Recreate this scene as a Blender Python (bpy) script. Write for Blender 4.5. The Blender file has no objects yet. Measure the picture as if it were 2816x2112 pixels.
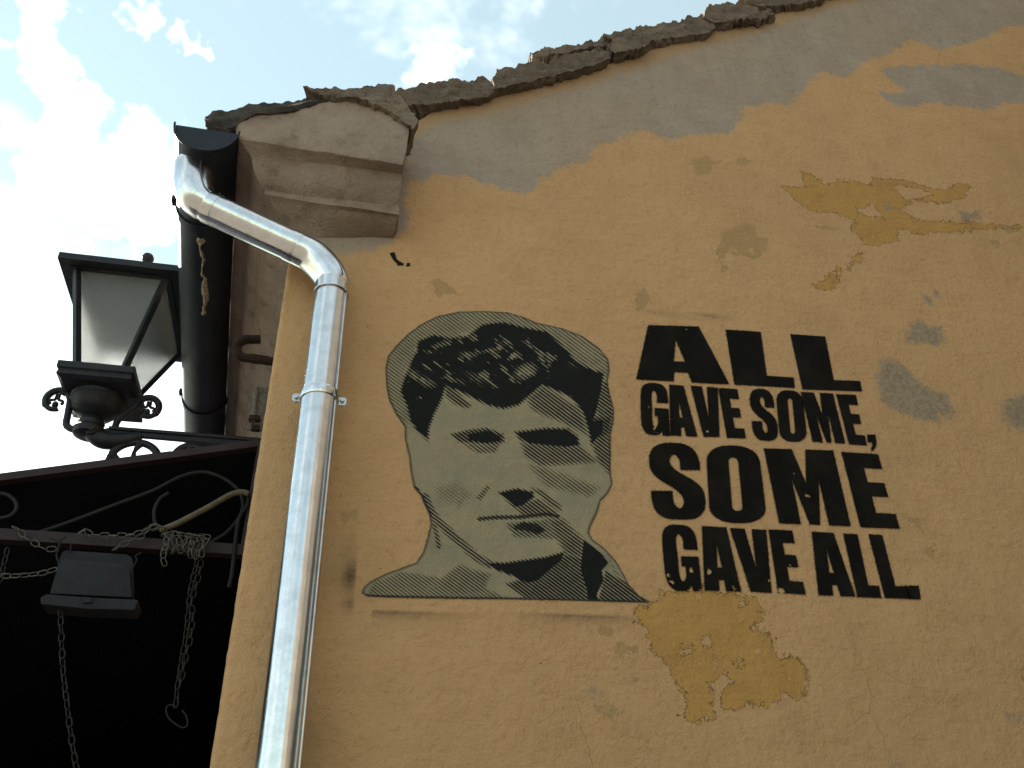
import bpy, bmesh, math, random
import numpy as np
from mathutils import Vector, noise as mnoise

random.seed(7); rng = np.random.default_rng(7)
scene = bpy.context.scene
COL = scene.collection

# ------------------------------------------------------------------ camera
CAM = np.array([0.193, -1.95, 1.6])
FPX = 2240.0                                     # focal length in photo pixels (2816 wide)
def cam_axes(pitch, roll, yaw):
    cy, sy = math.cos(yaw), math.sin(yaw)
    f = np.array([-sy*math.cos(pitch), cy*math.cos(pitch), math.sin(pitch)])
    r = np.array([cy, sy, 0.0]); u = np.cross(r, f)
    return math.cos(roll)*r + math.sin(roll)*u, -math.sin(roll)*r + math.cos(roll)*u, f
AR, AU, AF = cam_axes(math.radians(35.0), math.radians(-3.0), math.radians(-14.5))
cam_data = bpy.data.cameras.new('camera'); cam = bpy.data.objects.new('camera', cam_data); COL.objects.link(cam)
cam_data.sensor_width = 36.0; cam_data.lens = 36.0*FPX/2816.0
cam_data.clip_start = 0.05; cam_data.clip_end = 2000.0
from mathutils import Matrix
m3 = Matrix((AR, AU, -AF)).transposed()
cam.matrix_world = Matrix.Translation(Vector(CAM)) @ m3.to_4x4()
scene.camera = cam

# ------------------------------------------------------------------ exposure
vs = scene.view_settings
vs.view_transform = 'Standard'; vs.look = 'None'; vs.gamma = 1.0; vs.use_curve_mapping = False
vs.exposure = 2.52
scene.cycles.max_bounces = 5; scene.cycles.diffuse_bounces = 3; scene.cycles.glossy_bounces = 3; scene.cycles.transmission_bounces = 6; scene.cycles.transparent_max_bounces = 6

# ------------------------------------------------------------------ sun
SUN_DIR = Vector((-0.50, 0.64, 0.60)).normalized()      # towards the sun: behind the house, to the left
sd = bpy.data.lights.new('sun', 'SUN'); sun = bpy.data.objects.new('sun', sd); COL.objects.link(sun)
sd.energy = 4.5; sd.angle = math.radians(0.5); sd.color = (1.0, 0.95, 0.87)
sun.rotation_euler = SUN_DIR.to_track_quat('Z', 'Y').to_euler()

# pixel (2212-wide copy of the photo) -> direction and point
S = 2816.0/2212.0
def ray(x, y):
    return AF*FPX + AR*(x*S-1408.0) - AU*(y*S-1056.0)
def P(x, y, val, axis=1):
    d = ray(x, y); t = (val-CAM[axis])/d[axis]
    return CAM + t*d
def zc(x, y, ox, oy, sc):                                # coordinates in an enlarged crop -> 2212 px
    return ((ox+x/sc)/S, (oy+y/sc)/S)

# ------------------------------------------------------------------ world: Nishita sky with clouds
world = bpy.data.worlds.new('World'); scene.world = world; world.use_nodes = True
nt = world.node_tree; nt.nodes.clear()
class NB:
    """tiny node helper"""
    def __init__(s, tree): s.t = tree
    def n(s, typ, ins=None, **kw):
        nd = s.t.nodes.new(typ)
        for k, v in kw.items(): setattr(nd, k, v)
        for k, v in (ins or {}).items():
            if isinstance(v, bpy.types.NodeSocket): s.t.links.new(v, nd.inputs[k])
            else: nd.inputs[k].default_value = v
        return nd
    def math(s, op, a, b=0.0, c=0.0, clamp=False):
        nd = s.n('ShaderNodeMath', operation=op, use_clamp=clamp)
        for i, v in enumerate((a, b, c)):
            if isinstance(v, bpy.types.NodeSocket): s.t.links.new(v, nd.inputs[i])
            else: nd.inputs[i].default_value = v
        return nd.outputs[0]
    def sstep(s, x, e0, e1):
        nd = s.n('ShaderNodeMapRange', {'From Min': e0, 'From Max': e1, 'Value': x}, interpolation_type='SMOOTHSTEP', clamp=True)
        return nd.outputs[0]
    def noise(s, vec, scale, detail=4.0, rough=0.55, dist=0.0):
        return s.n('ShaderNodeTexNoise', {'Vector': vec, 'Scale': scale, 'Detail': detail, 'Roughness': rough, 'Distortion': dist}).outputs[0]
    def mix(s, fac, a, b, blend='MIX'):
        nd = s.n('ShaderNodeMix', data_type='RGBA', blend_type=blend)
        for nm, v in (('Factor', fac), ('A', a), ('B', b)):
            sock = [i for i in nd.inputs if i.name == nm and (nm == 'Factor' and i.type == 'VALUE' or i.type == 'RGBA')][0]
            if isinstance(v, bpy.types.NodeSocket): s.t.links.new(v, sock)
            else: sock.default_value = v if not isinstance(v, tuple) or len(v) == 4 else (*v, 1.0)
        return [o for o in nd.outputs if o.type == 'RGBA'][0]
W = NB(nt)
sky = W.n('ShaderNodeTexSky', sky_type='NISHITA', sun_disc=False)
sky.sun_elevation = math.asin(SUN_DIR.z); sky.sun_rotation = math.atan2(SUN_DIR.x, SUN_DIR.y)
sky.air_density = 1.0; sky.dust_density = 0.05; sky.ozone_density = 1.2
tc = W.n('ShaderNodeTexCoord')
gen = tc.outputs['Generated']
nz = W.n('ShaderNodeTexNoise', {'Vector': gen, 'Scale': 8.0, 'Detail': 4.0, 'Roughness': 0.66})
off = W.n('ShaderNodeVectorMath', {0: nz.outputs['Color'], 1: (0.5, 0.5, 0.5)}, operation='SUBTRACT')
off2 = W.n('ShaderNodeVectorMath', {0: off.outputs[0], 'Scale': 0.21}, operation='SCALE')
dv = W.n('ShaderNodeVectorMath', {0: gen, 1: off2.outputs[0]}, operation='ADD').outputs[0]
clouds = None
for (px, py, rr, soft) in [(95, 40, 30, 34), (115, 130, 40, 36), (150, 250, 52, 36), (160, 390, 66, 46), (330, 370, 40, 40), (250, 440, 70, 60),
                           (80, 620, 34, 60), (330, 25, 30, 30), (430, 95, 8, 20), (-120, 520, 50, 60),
                           (60, 980, 220, 170), (250, 880, 100, 120), (-250, 880, 280, 180), (965, 150, 16, 60)]:
    c = ray(px, py); c = c/np.linalg.norm(c)
    dn = W.n('ShaderNodeVectorMath', {0: dv, 1: tuple(c)}, operation='DISTANCE').outputs['Value']
    m = W.sstep(dn, (rr+soft)/1760.0, max(rr-soft*0.3, 4)/1760.0)
    clouds = m if clouds is None else W.math('MAXIMUM', clouds, m)
flat = W.n('ShaderNodeVectorMath', {0: gen, 1: (1.0, 1.0, 1.9)}, operation='MULTIPLY').outputs[0]
flat = W.n('ShaderNodeVectorMath', {0: flat, 1: (3.55, 1.3, 0.95)}, operation='ADD').outputs[0]
wisp = W.noise(flat, 3.1, 5.0, 0.64, 0.25)
wm = W.math('MULTIPLY', W.sstep(wisp, 0.45, 0.70), 0.8)
cl = W.math('MAXIMUM', clouds, wm)
tint = W.mix(1.0, sky.outputs[0], (1.16, 1.24, 0.96), 'MULTIPLY')
tint = W.mix(0.40, tint, (3.5, 3.9, 3.55))                # thin high veil of haze all over the sky
ccol = W.mix(cl, tint, (7.4, 7.6, 7.6))
bg = W.n('ShaderNodeBackground', {'Color': ccol, 'Strength': 0.05})
wo = W.n('ShaderNodeOutputWorld', {'Surface': bg.outputs[0]})
world.cycles.sampling_method = 'MANUAL'; world.cycles.sample_map_resolution = 512

# ------------------------------------------------------------------ mesh helpers
def link(o, parent=None):
    COL.objects.link(o)
    if parent is not None: o.parent = parent
    return o
def tag(o, label=None, cat=None, group=None, kind=None):
    if label: o['label'] = label
    if cat: o['category'] = cat
    if group: o['group'] = group
    if kind: o['kind'] = kind
    return o
def empty(name, loc, label, cat, group=None):
    o = bpy.data.objects.new(name, None); o.empty_display_size = 0.05; o.location = loc; link(o)
    bpy.context.view_layer.update()
    return tag(o, label, cat, group)
def obj(name, verts, faces, mat, parent=None, smooth=False):
    me = bpy.data.meshes.new(name); me.from_pydata([tuple(v) for v in verts], [], faces); me.update()
    if smooth: me.polygons.foreach_set('use_smooth', [True]*len(me.polygons))
    me.materials.append(mat)
    o = bpy.data.objects.new(name, me); link(o)
    if parent is not None:
        o.parent = parent; o.matrix_parent_inverse = Matrix.Translation(root_loc(parent)).inverted()
    return o
def root_loc(p):
    v = Vector((0, 0, 0))
    if p.type == 'EMPTY': v = Vector(p.location)
    return v
class MB:
    def __init__(s): s.v = []; s.f = []
    def add(s, v, f):
        b = len(s.v); s.v += [tuple(q) for q in v]; s.f += [tuple(i+b for i in q) for q in f]; return s
    def box(s, c, size, ax=None):
        c = np.array(c, float); h = np.array(size, float)/2
        A = np.eye(3) if ax is None else np.array(ax, float)
        v = [c + A[0]*h[0]*i + A[1]*h[1]*j + A[2]*h[2]*k for i in (-1, 1) for j in (-1, 1) for k in (-1, 1)]
        return s.add(v, [(0, 1, 3, 2), (4, 6, 7, 5), (0, 4, 5, 1), (2, 3, 7, 6), (0, 2, 6, 4), (1, 5, 7, 3)])
    def bar(s, a, b, w, h, up=(0, 0, 1)):
        a = np.array(a, float); b = np.array(b, float); d = b-a; L = np.linalg.norm(d); d /= L
        u = np.array(up, float); u -= d*(u@d); u /= np.linalg.norm(u); n = np.cross(d, u)
        return s.box((a+b)/2, (L, w, h), (d, n, u))
    def tube(s, pts, rad, seg=12, closed=False, caps=True):
        pts = [np.array(p, float) for p in pts]; n = len(pts)
        rad = [rad]*n if np.isscalar(rad) else list(rad)
        prev = None; rings = []
        for i in range(n):
            if closed: t = pts[(i+1) % n]-pts[i-1]
            else: t = pts[min(i+1, n-1)]-pts[max(i-1, 0)]
            t = t/ (np.linalg.norm(t)+1e-12)
            if prev is None:
                u = np.array([0, 0, 1.0]) if abs(t[2]) < 0.9 else np.array([0, 1.0, 0])
            else: u = prev
            u = u - t*(u@t); u /= np.linalg.norm(u); prev = u; w = np.cross(t, u)
            rings.append([pts[i]+rad[i]*(math.cos(2*math.pi*k/seg)*u+math.sin(2*math.pi*k/seg)*w) for k in range(seg)])
        v = [q for r in rings for q in r]; f = []
        for i in range(n if closed else n-1):
            j = (i+1) % n
            for k in range(seg):
                l = (k+1) % seg; f.append((i*seg+k, i*seg+l, j*seg+l, j*seg+k))
        if caps and not closed:
            f.append(tuple(range(seg-1, -1, -1))); f.append(tuple((n-1)*seg+k for k in range(seg)))
        return s.add(v, f)
    def lathe(s, c, prof, seg=24, axis=(0, 0, 1)):
        c = np.array(c, float); z = np.array(axis, float); z /= np.linalg.norm(z)
        x = np.array([1.0, 0, 0]) if abs(z[0]) < 0.9 else np.array([0, 1.0, 0]); x -= z*(x@z); x /= np.linalg.norm(x); y = np.cross(z, x)
        v = [c+z*h+r*(math.cos(2*math.pi*k/seg)*x+math.sin(2*math.pi*k/seg)*y) for r, h in prof for k in range(seg)]
        f = [(i*seg+k, i*seg+(k+1) % seg, (i+1)*seg+(k+1) % seg, (i+1)*seg+k) for i in range(len(prof)-1) for k in range(seg)]
        f.append(tuple(range(seg-1, -1, -1))); f.append(tuple((len(prof)-1)*seg+k for k in range(seg)))
        return s.add(v, f)
    def loft(s, rings, cap=True):
        n = len(rings[0]); v = [q for r in rings for q in r]; f = []
        for i in range(len(rings)-1):
            for k in range(n):
                l = (k+1) % n; f.append((i*n+k, i*n+l, (i+1)*n+l, (i+1)*n+k))
        if cap: f.append(tuple(range(n-1, -1, -1))); f.append(tuple((len(rings)-1)*n+k for k in range(n)))
        return s.add(v, f)
    def build(s, name, mat, parent=None, smooth=False, bevel=0.0, angle=35):
        o = obj(name, s.v, s.f, mat, parent)
        bm = bmesh.new(); bm.from_mesh(o.data)
        bmesh.ops.recalc_face_normals(bm, faces=bm.faces)
        if bevel > 0:
            es = [e for e in bm.edges if len(e.link_faces) == 2 and e.calc_face_angle(0) > math.radians(30)]
            bmesh.ops.bevel(bm, geom=es, offset=bevel, segments=2, affect='EDGES', profile=0.6)
        if smooth:
            for f in bm.faces: f.smooth = True
            for e in bm.edges:
                if len(e.link_faces) == 2 and e.calc_face_angle(0) > math.radians(angle): e.smooth = False
        bm.to_mesh(o.data); bm.free()
        return o
def rough_up(o, cuts_len, amp, scale, seed=0.0, fixed=None):
    """subdivide the long edges of a mesh and push its surface about, for stone and hand-thrown plaster"""
    bm = bmesh.new(); bm.from_mesh(o.data)
    bmesh.ops.triangulate(bm, faces=[f for f in bm.faces if len(f.verts) > 4])
    for it in range(6):
        es = [e for e in bm.edges if e.calc_length() > cuts_len]
        if not es: break
        bmesh.ops.subdivide_edges(bm, edges=es, cuts=1, use_grid_fill=True)
    bmesh.ops.triangulate(bm, faces=bm.faces)
    bm.normal_update()
    mv = []
    for v in bm.verts:
        q = v.co*scale + Vector((seed, seed*1.7, -seed))
        d = mnoise.fractal(q, 1.0, 2.0, 4)
        q2 = mnoise.noise_vector(q*0.7)
        mv.append(v.normal*d*amp + q2*amp*0.6)
    for v, d in zip(bm.verts, mv):
        if fixed is None or not fixed(v.co): v.co += d
    for f in bm.faces: f.smooth = True
    for e in bm.edges:
        if len(e.link_faces) == 2 and e.calc_face_angle(0) > math.radians(40): e.smooth = False
    bm.to_mesh(o.data); bm.free()
def spline(pts, n=8, closed=False):
    pts = [np.array(p, float) for p in pts]; out = []
    N = len(pts)
    for i in range(N if closed else N-1):
        p0 = pts[(i-1) % N] if closed or i > 0 else 2*pts[0]-pts[1]
        p1 = pts[i]; p2 = pts[(i+1) % N]
        p3 = pts[(i+2) % N] if closed or i+2 < N else 2*pts[-1]-pts[-2]
        for k in range(n):
            t = k/n
            out.append(0.5*((2*p1)+(-p0+p2)*t+(2*p0-5*p1+4*p2-p3)*t*t+(-p0+3*p1-3*p2+p3)*t**3))
    if not closed: out.append(pts[-1])
    return out
def sdf_poly(X, Z, poly):
    """signed distance, negative inside"""
    poly = np.asarray(poly, float); d = np.full(X.shape, 1e9); ins = np.zeros(X.shape, bool)
    for i in range(len(poly)):
        ax, az = poly[i]; bx, bz = poly[(i+1) % len(poly)]
        ex, ez = bx-ax, bz-az; wx, wz = X-ax, Z-az
        t = np.clip((wx*ex+wz*ez)/(ex*ex+ez*ez+1e-12), 0, 1)
        d = np.minimum(d, (wx-ex*t)**2+(wz-ez*t)**2)
        c = (az > Z) != (bz > Z)
        if ez != 0: ins ^= c & (X < ex*(Z-az)/ez+ax)
    d = np.sqrt(d); return np.where(ins, -d, d)
def attr(me, name, vals):
    a = me.attributes.new(name, 'FLOAT', 'POINT'); a.data.foreach_set('value', np.asarray(vals, np.float32))

# ------------------------------------------------------------------ materials
def newmat(name):
    m = bpy.data.materials.new(name); m.use_nodes = True; t = m.node_tree; t.nodes.clear()
    return m, NB(t)
def finish(N, m, color, rough=0.8, metal=0.0, bump=None, bstr=0.3, bdist=0.01, spec=0.3, alpha=None, extra=None):
    ins = {'Base Color': color if not isinstance(color, tuple) else (*color, 1.0), 'Roughness': rough, 'Metallic': metal, 'Specular IOR Level': spec}
    if alpha is not None: ins['Alpha'] = alpha
    if bump is not None:
        b = N.n('ShaderNodeBump', {'Height': bump, 'Strength': bstr, 'Distance': bdist}); ins['Normal'] = b.outputs[0]
    ins.update(extra or {})
    p = N.n('ShaderNodeBsdfPrincipled', ins)
    N.n('ShaderNodeOutputMaterial', {'Surface': p.outputs[0]})
    return m
def pos(N): return N.n('ShaderNodeNewGeometry').outputs['Position']
def at(N, name): return N.n('ShaderNodeAttribute', attribute_name=name).outputs['Fac']
def stucco(N, p):
    """height of the plaster, shared by the wall and by the paint that lies on it"""
    a = N.noise(p, 190.0, 2.0, 0.6); b = N.noise(p, 55.0, 3.0, 0.6); c = N.noise(p, 9.0, 2.0, 0.5)
    h = N.math('ADD', N.math('MULTIPLY', a, 0.35), N.math('MULTIPLY', b, 0.7))
    return N.math('ADD', h, N.math('MULTIPLY', c, 1.6))

def mat_simple(name, col, rough=0.7, metal=0.0, var=0.35, vscale=18.0, bscale=60.0, bstr=0.2, spec=0.3, col2=None, bdist=0.004):
    m, N = newmat(name); p = pos(N)
    n1 = N.noise(p, vscale, 6.0, 0.65)
    c2 = col2 if col2 else tuple(c*(1-var) for c in col)
    c = N.mix(N.sstep(n1, 0.38, 0.66), (*col, 1.0), (*c2, 1.0))
    r = N.math('ADD', rough-0.08, N.math('MULTIPLY', N.noise(p, vscale*1.7, 4.0), 0.16))
    return finish(N, m, c, r, metal, N.noise(p, bscale, 6.0, 0.65), bstr, bdist, spec)

M = {}
M['iron'] = mat_simple('black_iron', (0.007, 0.009, 0.013), 0.5, 0.0, 0.4, 30, 120, 0.25, 0.25, (0.015, 0.016, 0.019))
M['gutter'] = mat_simple('dark_gutter_zinc', (0.006, 0.010, 0.018), 0.55, 0.0, 0.3, 7, 30, 0.12, 0.25, (0.011, 0.016, 0.026))
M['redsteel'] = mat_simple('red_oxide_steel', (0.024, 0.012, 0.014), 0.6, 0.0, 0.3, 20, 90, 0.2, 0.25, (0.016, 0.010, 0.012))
M['rod'] = mat_simple('dark_scroll_iron', (0.006, 0.006, 0.007), 0.65, 0.0, 0.4, 30, 90, 0.2)
M['chain'] = mat_simple('galvanised_chain', (0.095, 0.09, 0.08), 0.55, 0.35, 0.5, 60, 200, 0.2)
M['rustchain'] = mat_simple('weathered_chain', (0.026, 0.024, 0.021), 0.7, 0.1, 0.5, 60, 200, 0.2)
M['cable'] = mat_simple('beige_cable', (0.095, 0.078, 0.05), 0.6, 0.0, 0.3, 40, 80, 0.1)
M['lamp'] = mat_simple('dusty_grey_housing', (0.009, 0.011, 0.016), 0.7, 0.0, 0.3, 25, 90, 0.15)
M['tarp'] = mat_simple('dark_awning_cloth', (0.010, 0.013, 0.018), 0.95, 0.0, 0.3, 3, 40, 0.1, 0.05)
M['mortar'] = mat_simple('dark_mortar', (0.075, 0.065, 0.055), 0.95, 0.0, 0.5, 14, 45, 0.9, 0.1, (0.035, 0.032, 0.03), 0.02)
M['foam'] = mat_simple('pale_sealant', (0.34, 0.31, 0.24), 0.9, 0.0, 0.45, 60, 90, 0.6, 0.2)
M['rust'] = mat_simple('rusty_iron', (0.016, 0.012, 0.011), 0.85, 0.0, 0.5, 60, 140, 0.6, 0.1, (0.034, 0.02, 0.014))
M['fitting'] = mat_simple('old_steel_fitting', (0.12, 0.105, 0.085), 0.7, 0.2, 0.5, 70, 160, 0.4)
M['paving'] = mat_simple('stone_paving', (0.11, 0.095, 0.075), 0.85, 0.0, 0.3, 2, 20, 0.4)
M['bolt'] = mat_simple('zinc_bolt', (0.5, 0.53, 0.56), 0.35, 0.9, 0.2, 60, 90, 0.05)

def mat_slab():
    m, N = newmat('roof_stone'); p = pos(N)
    n1 = N.noise(p, 7.0, 6.0, 0.65); n2 = N.noise(p, 45.0, 5.0, 0.7)
    c = N.mix(N.sstep(n1, 0.35, 0.68), (0.25, 0.205, 0.158, 1), (0.145, 0.122, 0.102, 1))
    c = N.mix(N.math('MULTIPLY', N.sstep(n2, 0.5, 0.7), 0.5), c, (0.24, 0.205, 0.16, 1))
    ran = N.n('ShaderNodeObjectInfo').outputs['Random']
    c = N.mix(N.math('MULTIPLY', ran, 0.65), c, (0.15, 0.118, 0.090, 1))
    c = N.mix(N.math('MULTIPLY', N.sstep(N.noise(p, 16.0, 4.0, 0.7), 0.58, 0.68), 0.55), c, (0.07, 0.063, 0.057, 1))
    # paler where the faces turn upward
    up = N.n('ShaderNodeSeparateXYZ', {0: N.n('ShaderNodeNewGeometry').outputs['Normal']}).outputs[2]
    c = N.mix(N.math('MULTIPLY', N.sstep(up, 0.15, 0.6), 0.75), c, (0.36, 0.32, 0.26, 1))
    return finish(N, m, c, 0.95, 0.0, N.math('ADD', N.noise(N.n('ShaderNodeVectorMath', {0: p, 1: (9.0, 9.0, 85.0)}, operation='MULTIPLY').outputs[0], 1.0, 5.0, 0.65), N.noise(p, 90.0, 4.0, 0.65)), 1.0, 0.016, 0.1)
M['slab'] = mat_slab()

def mat_cornice():
    m, N = newmat('cornice_plaster'); p = pos(N)
    n1 = N.noise(p, 5.0, 6.0, 0.6); n2 = N.noise(p, 26.0, 6.0, 0.7); n3 = N.noise(p, 75.0, 4.0, 0.6)
    c = N.mix(N.sstep(n1, 0.38, 0.66), (0.32, 0.258, 0.210, 1), (0.240, 0.188, 0.152, 1))
    c = N.mix(N.math('MULTIPLY', N.sstep(n2, 0.56, 0.72), 0.45), c, (0.20, 0.15, 0.11, 1))
    c = N.mix(N.sstep(n3, 0.66, 0.72), c, (0.075, 0.06, 0.048, 1))
    c = N.mix(N.math('MULTIPLY', N.sstep(N.noise(p, 11.0, 5.0, 0.7), 0.54, 0.68), 0.5), c, (0.12, 0.095, 0.078, 1))
    h = N.math('ADD', N.math('MULTIPLY', N.noise(p, 150.0, 4.0, 0.65), 0.5), N.noise(p, 32.0, 5.0, 0.6))
    return finish(N, m, c, 0.95, 0.0, h, 0.9, 0.014, 0.1)
M['cornice'] = mat_cornice()

def mat_wall():
    m, N = newmat('ochre_plaster'); p = pos(N)
    nbig = N.noise(p, 1.3, 3.0, 0.5); nmid = N.noise(p, 6.0, 4.0, 0.65); nfine = N.noise(p, 48.0, 3.0, 0.65)
    base = N.mix(N.sstep(nbig, 0.32, 0.68), (0.455, 0.285, 0.145, 1), (0.418, 0.262, 0.134, 1))
    base = N.mix(N.math('MULTIPLY', N.sstep(nmid, 0.45, 0.75), 0.40), base, (0.37, 0.230, 0.108, 1))
    base = N.mix(N.math('MULTIPLY', N.sstep(nmid, 0.48, 0.25), 0.35), base, (0.47, 0.315, 0.172, 1))
    base = N.mix(N.math('MULTIPLY', N.sstep(nfine, 0.50, 0.78), 0.34), base, (0.27, 0.160, 0.070, 1))
    # warping of the patch outlines
    w1 = N.math('SUBTRACT', N.noise(p, 13.0, 4.0, 0.75), 0.5)
    w2 = N.math('SUBTRACT', N.noise(p, 42.0, 4.0, 0.72), 0.5)
    stretch = N.n('ShaderNodeVectorMath', {0: p, 1: (14.0, 1.0, 40.0)}, operation='MULTIPLY').outputs[0]
    w3 = N.math('SUBTRACT', N.noise(stretch, 1.0, 4.0, 0.65), 0.5)
    # bare cement band under the verge and cement repairs
    cs = N.math('ADD', at(N, 'cement'), N.math('ADD', N.math('MULTIPLY', w1, 0.11), N.math('MULTIPLY', w3, 0.07)))
    cm = N.sstep(cs, 0.014, -0.016)
    ccol = N.mix(N.sstep(nmid, 0.32, 0.7), (0.296, 0.254, 0.214, 1), (0.256, 0.220, 0.186, 1))
    ccol = N.mix(N.math('MULTIPLY', N.sstep(nbig, 0.46, 0.66), 0.35), ccol, (0.30, 0.230, 0.150, 1))
    ccol = N.mix(N.math('MULTIPLY', N.sstep(nfine, 0.52, 0.74), 0.35), ccol, (0.16, 0.13, 0.10, 1))
    vd = N.math('ADD', at(N, 'vd'), N.math('MULTIPLY', w1, 0.14))
    ccol = N.mix(N.math('MULTIPLY', N.sstep(vd, 0.10, 0.03), 0.75), ccol, (0.33, 0.215, 0.11, 1))
    # older ochre coat where the top coat has peeled
    os_ = N.math('ADD', at(N, 'ochre'), N.math('ADD', N.math('MULTIPLY', w1, 0.09), N.math('MULTIPLY', w2, 0.075)))
    om = N.math('MULTIPLY', N.sstep(os_, 0.0016, -0.0016), N.sstep(N.noise(p, 24.0, 3.0, 0.6), 0.655, 0.64))
    ocol = N.mix(N.sstep(nmid, 0.35, 0.7), (0.400, 0.232, 0.074, 1), (0.350, 0.200, 0.070, 1))
    ocol = N.mix(N.math('MULTIPLY', N.sstep(nfine, 0.5, 0.75), 0.3), ocol, (0.24, 0.14, 0.05, 1))
    ts = N.math('ADD', at(N, 'tan'), N.math('ADD', N.math('MULTIPLY', w1, 0.07), N.math('MULTIPLY', w2, 0.06)))
    tm = N.sstep(ts, 0.0018, -0.0018)
    gs = N.math('ADD', at(N, 'grey'), N.math('ADD', N.math('MULTIPLY', w1, 0.09), N.math('MULTIPLY', w2, 0.05)))
    gm = N.math('MULTIPLY', N.sstep(gs, 0.014, -0.024), 0.85)
    c = N.mix(N.math('MULTIPLY', cm, 0.93), base, ccol)
    c = N.mix(om, c, ocol)
    c = N.mix(N.math('MULTIPLY', tm, 0.9), c, (0.325, 0.215, 0.105, 1))
    c = N.mix(gm, c, N.mix(N.sstep(nfine, 0.4, 0.7), (0.245, 0.205, 0.150, 1), (0.18, 0.15, 0.112, 1)))
    # specks and small chips
    sp = N.noise(p, 80.0, 2.0, 0.5)
    sm = N.math('MULTIPLY', N.sstep(sp, 0.715, 0.745), N.sstep(nmid, 0.44, 0.60))
    c = N.mix(N.math('MULTIPLY', sm, 0.8), c, (0.13, 0.075, 0.035, 1))
    # dark line for depth along the peeled coat's edge and rain dirt below the verge
    rimm = N.math('MULTIPLY', N.sstep(N.math('ABSOLUTE', N.math('SUBTRACT', os_, 0.001)), 0.0032, 0.0008), N.sstep(nfine, 0.42, 0.58))
    c = N.mix(N.math('MULTIPLY', rimm, 0.55), c, (0.16, 0.095, 0.04, 1))
    run = N.noise(N.n('ShaderNodeVectorMath', {0: p, 1: (16.0, 1.0, 1.1)}, operation='MULTIPLY').outputs[0], 1.0, 4.0, 0.6)
    dirt = N.math('MULTIPLY', N.sstep(run, 0.50, 0.72), N.sstep(at(N, 'vd'), 0.95, 0.05))
    c = N.mix(N.math('MULTIPLY', dirt, 0.2), c, (0.15, 0.115, 0.08, 1))
    # thin cracks here and there
    wv = N.n('ShaderNodeVectorMath', {0: p, 1: N.n('ShaderNodeVectorMath', {0: N.n('ShaderNodeTexNoise', {'Vector': p, 'Scale': 3.0, 'Detail': 4.0}).outputs['Color'], 'Scale': 0.35}, operation='SCALE').outputs[0]}, operation='ADD').outputs[0]
    vor = N.n('ShaderNodeTexVoronoi', {'Vector': wv, 'Scale': 1.7}, feature='DISTANCE_TO_EDGE').outputs['Distance']
    ck = N.math('MULTIPLY', N.sstep(vor, 0.0035, 0.0010), N.sstep(nbig, 0.60, 0.66))
    c = N.mix(N.math('MULTIPLY', ck, 0.42), c, (0.12, 0.08, 0.045, 1))
    # spray-can and other dark smudges
    so = N.math('MULTIPLY', at(N, 'smudge'), N.math('ADD', 0.45, N.math('MULTIPLY', N.noise(p, 130.0, 3.0, 0.7), 1.1)), clamp=True)
    c = N.mix(so, c, (0.035, 0.030, 0.024, 1))
    hole = N.sstep(N.math('ADD', at(N, 'hole'), N.math('MULTIPLY', w2, 0.03)), 0.002, -0.002)
    c = N.mix(hole, c, (0.012, 0.01, 0.008, 1))
    trowel = N.noise(N.n('ShaderNodeVectorMath', {0: p, 1: (5.0, 1.0, 17.0)}, operation='MULTIPLY').outputs[0], 1.0, 3.0, 0.6)
    h = N.math('ADD', N.math('MULTIPLY', stucco(N, p), N.math('ADD', 0.35, nmid)), N.math('MULTIPLY', trowel, 0.9))
    h = N.math('SUBTRACT', h, N.math('MULTIPLY', N.sstep(os_, 0.0016, -0.0016), 1.3))
    return finish(N, m, c, 0.92, 0.0, h, 0.9, 0.008, 0.12)
M['wall'] = mat_wall()
M['facade'] = mat_simple('facade_plaster', (0.15, 0.11, 0.08), 0.92, 0.0, 0.25, 6, 60, 0.4, 0.15)

def mat_metal():
    m, N = newmat('galvanised_pipe'); p = pos(N)
    st = N.n('ShaderNodeVectorMath', {0: p, 1: (160.0, 160.0, 3.0)}, operation='MULTIPLY').outputs[0]
    n1 = N.noise(st, 1.0, 4.0, 0.6); n2 = N.noise(p, 25.0, 5.0, 0.65)
    c = N.mix(N.sstep(n2, 0.4, 0.7), (0.64, 0.65, 0.665, 1), (0.54, 0.55, 0.56, 1))
    r = N.math('ADD', 0.13, N.math('ADD', N.math('MULTIPLY', n1, 0.08), N.math('MULTIPLY', n2, 0.09)))
    h = N.math('ADD', N.math('MULTIPLY', n1, 0.25), N.noise(p, 14.0, 3.0, 0.5))
    return finish(N, m, c, r, 1.0, h, 0.10, 0.01, 0.5)
M['pipe'] = mat_metal()
M['seam'] = mat_simple('dark_seam', (0.10, 0.10, 0.10), 0.5, 0.6, 0.2)

def mat_glass():
    m, N = newmat('frosted_lantern_glass'); p = pos(N)
    b = N.n('ShaderNodeBump', {'Height': N.noise(p, 110.0, 3.0, 0.65), 'Strength': 1.0, 'Distance': 0.004}).outputs[0]
    r = N.n('ShaderNodeBsdfRefraction', {'Color': (0.92, 0.92, 0.90, 1), 'Roughness': 0.08, 'IOR': 1.12, 'Normal': b})
    t = N.n('ShaderNodeBsdfTranslucent', {'Color': (0.55, 0.55, 0.52, 1), 'Normal': b})
    g = N.n('ShaderNodeBsdfGlossy', {'Color': (1, 1, 1, 1), 'Roughness': 0.3, 'Normal': b})
    a = N.n('ShaderNodeMixShader', {0: 0.08, 1: r.outputs[0], 2: t.outputs[0]})
    a2 = N.n('ShaderNodeMixShader', {0: 0.05, 1: a.outputs[0], 2: g.outputs[0]})
    N.n('ShaderNodeOutputMaterial', {'Surface': a2.outputs[0]})
    return m
M['glass'] = mat_glass()

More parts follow.
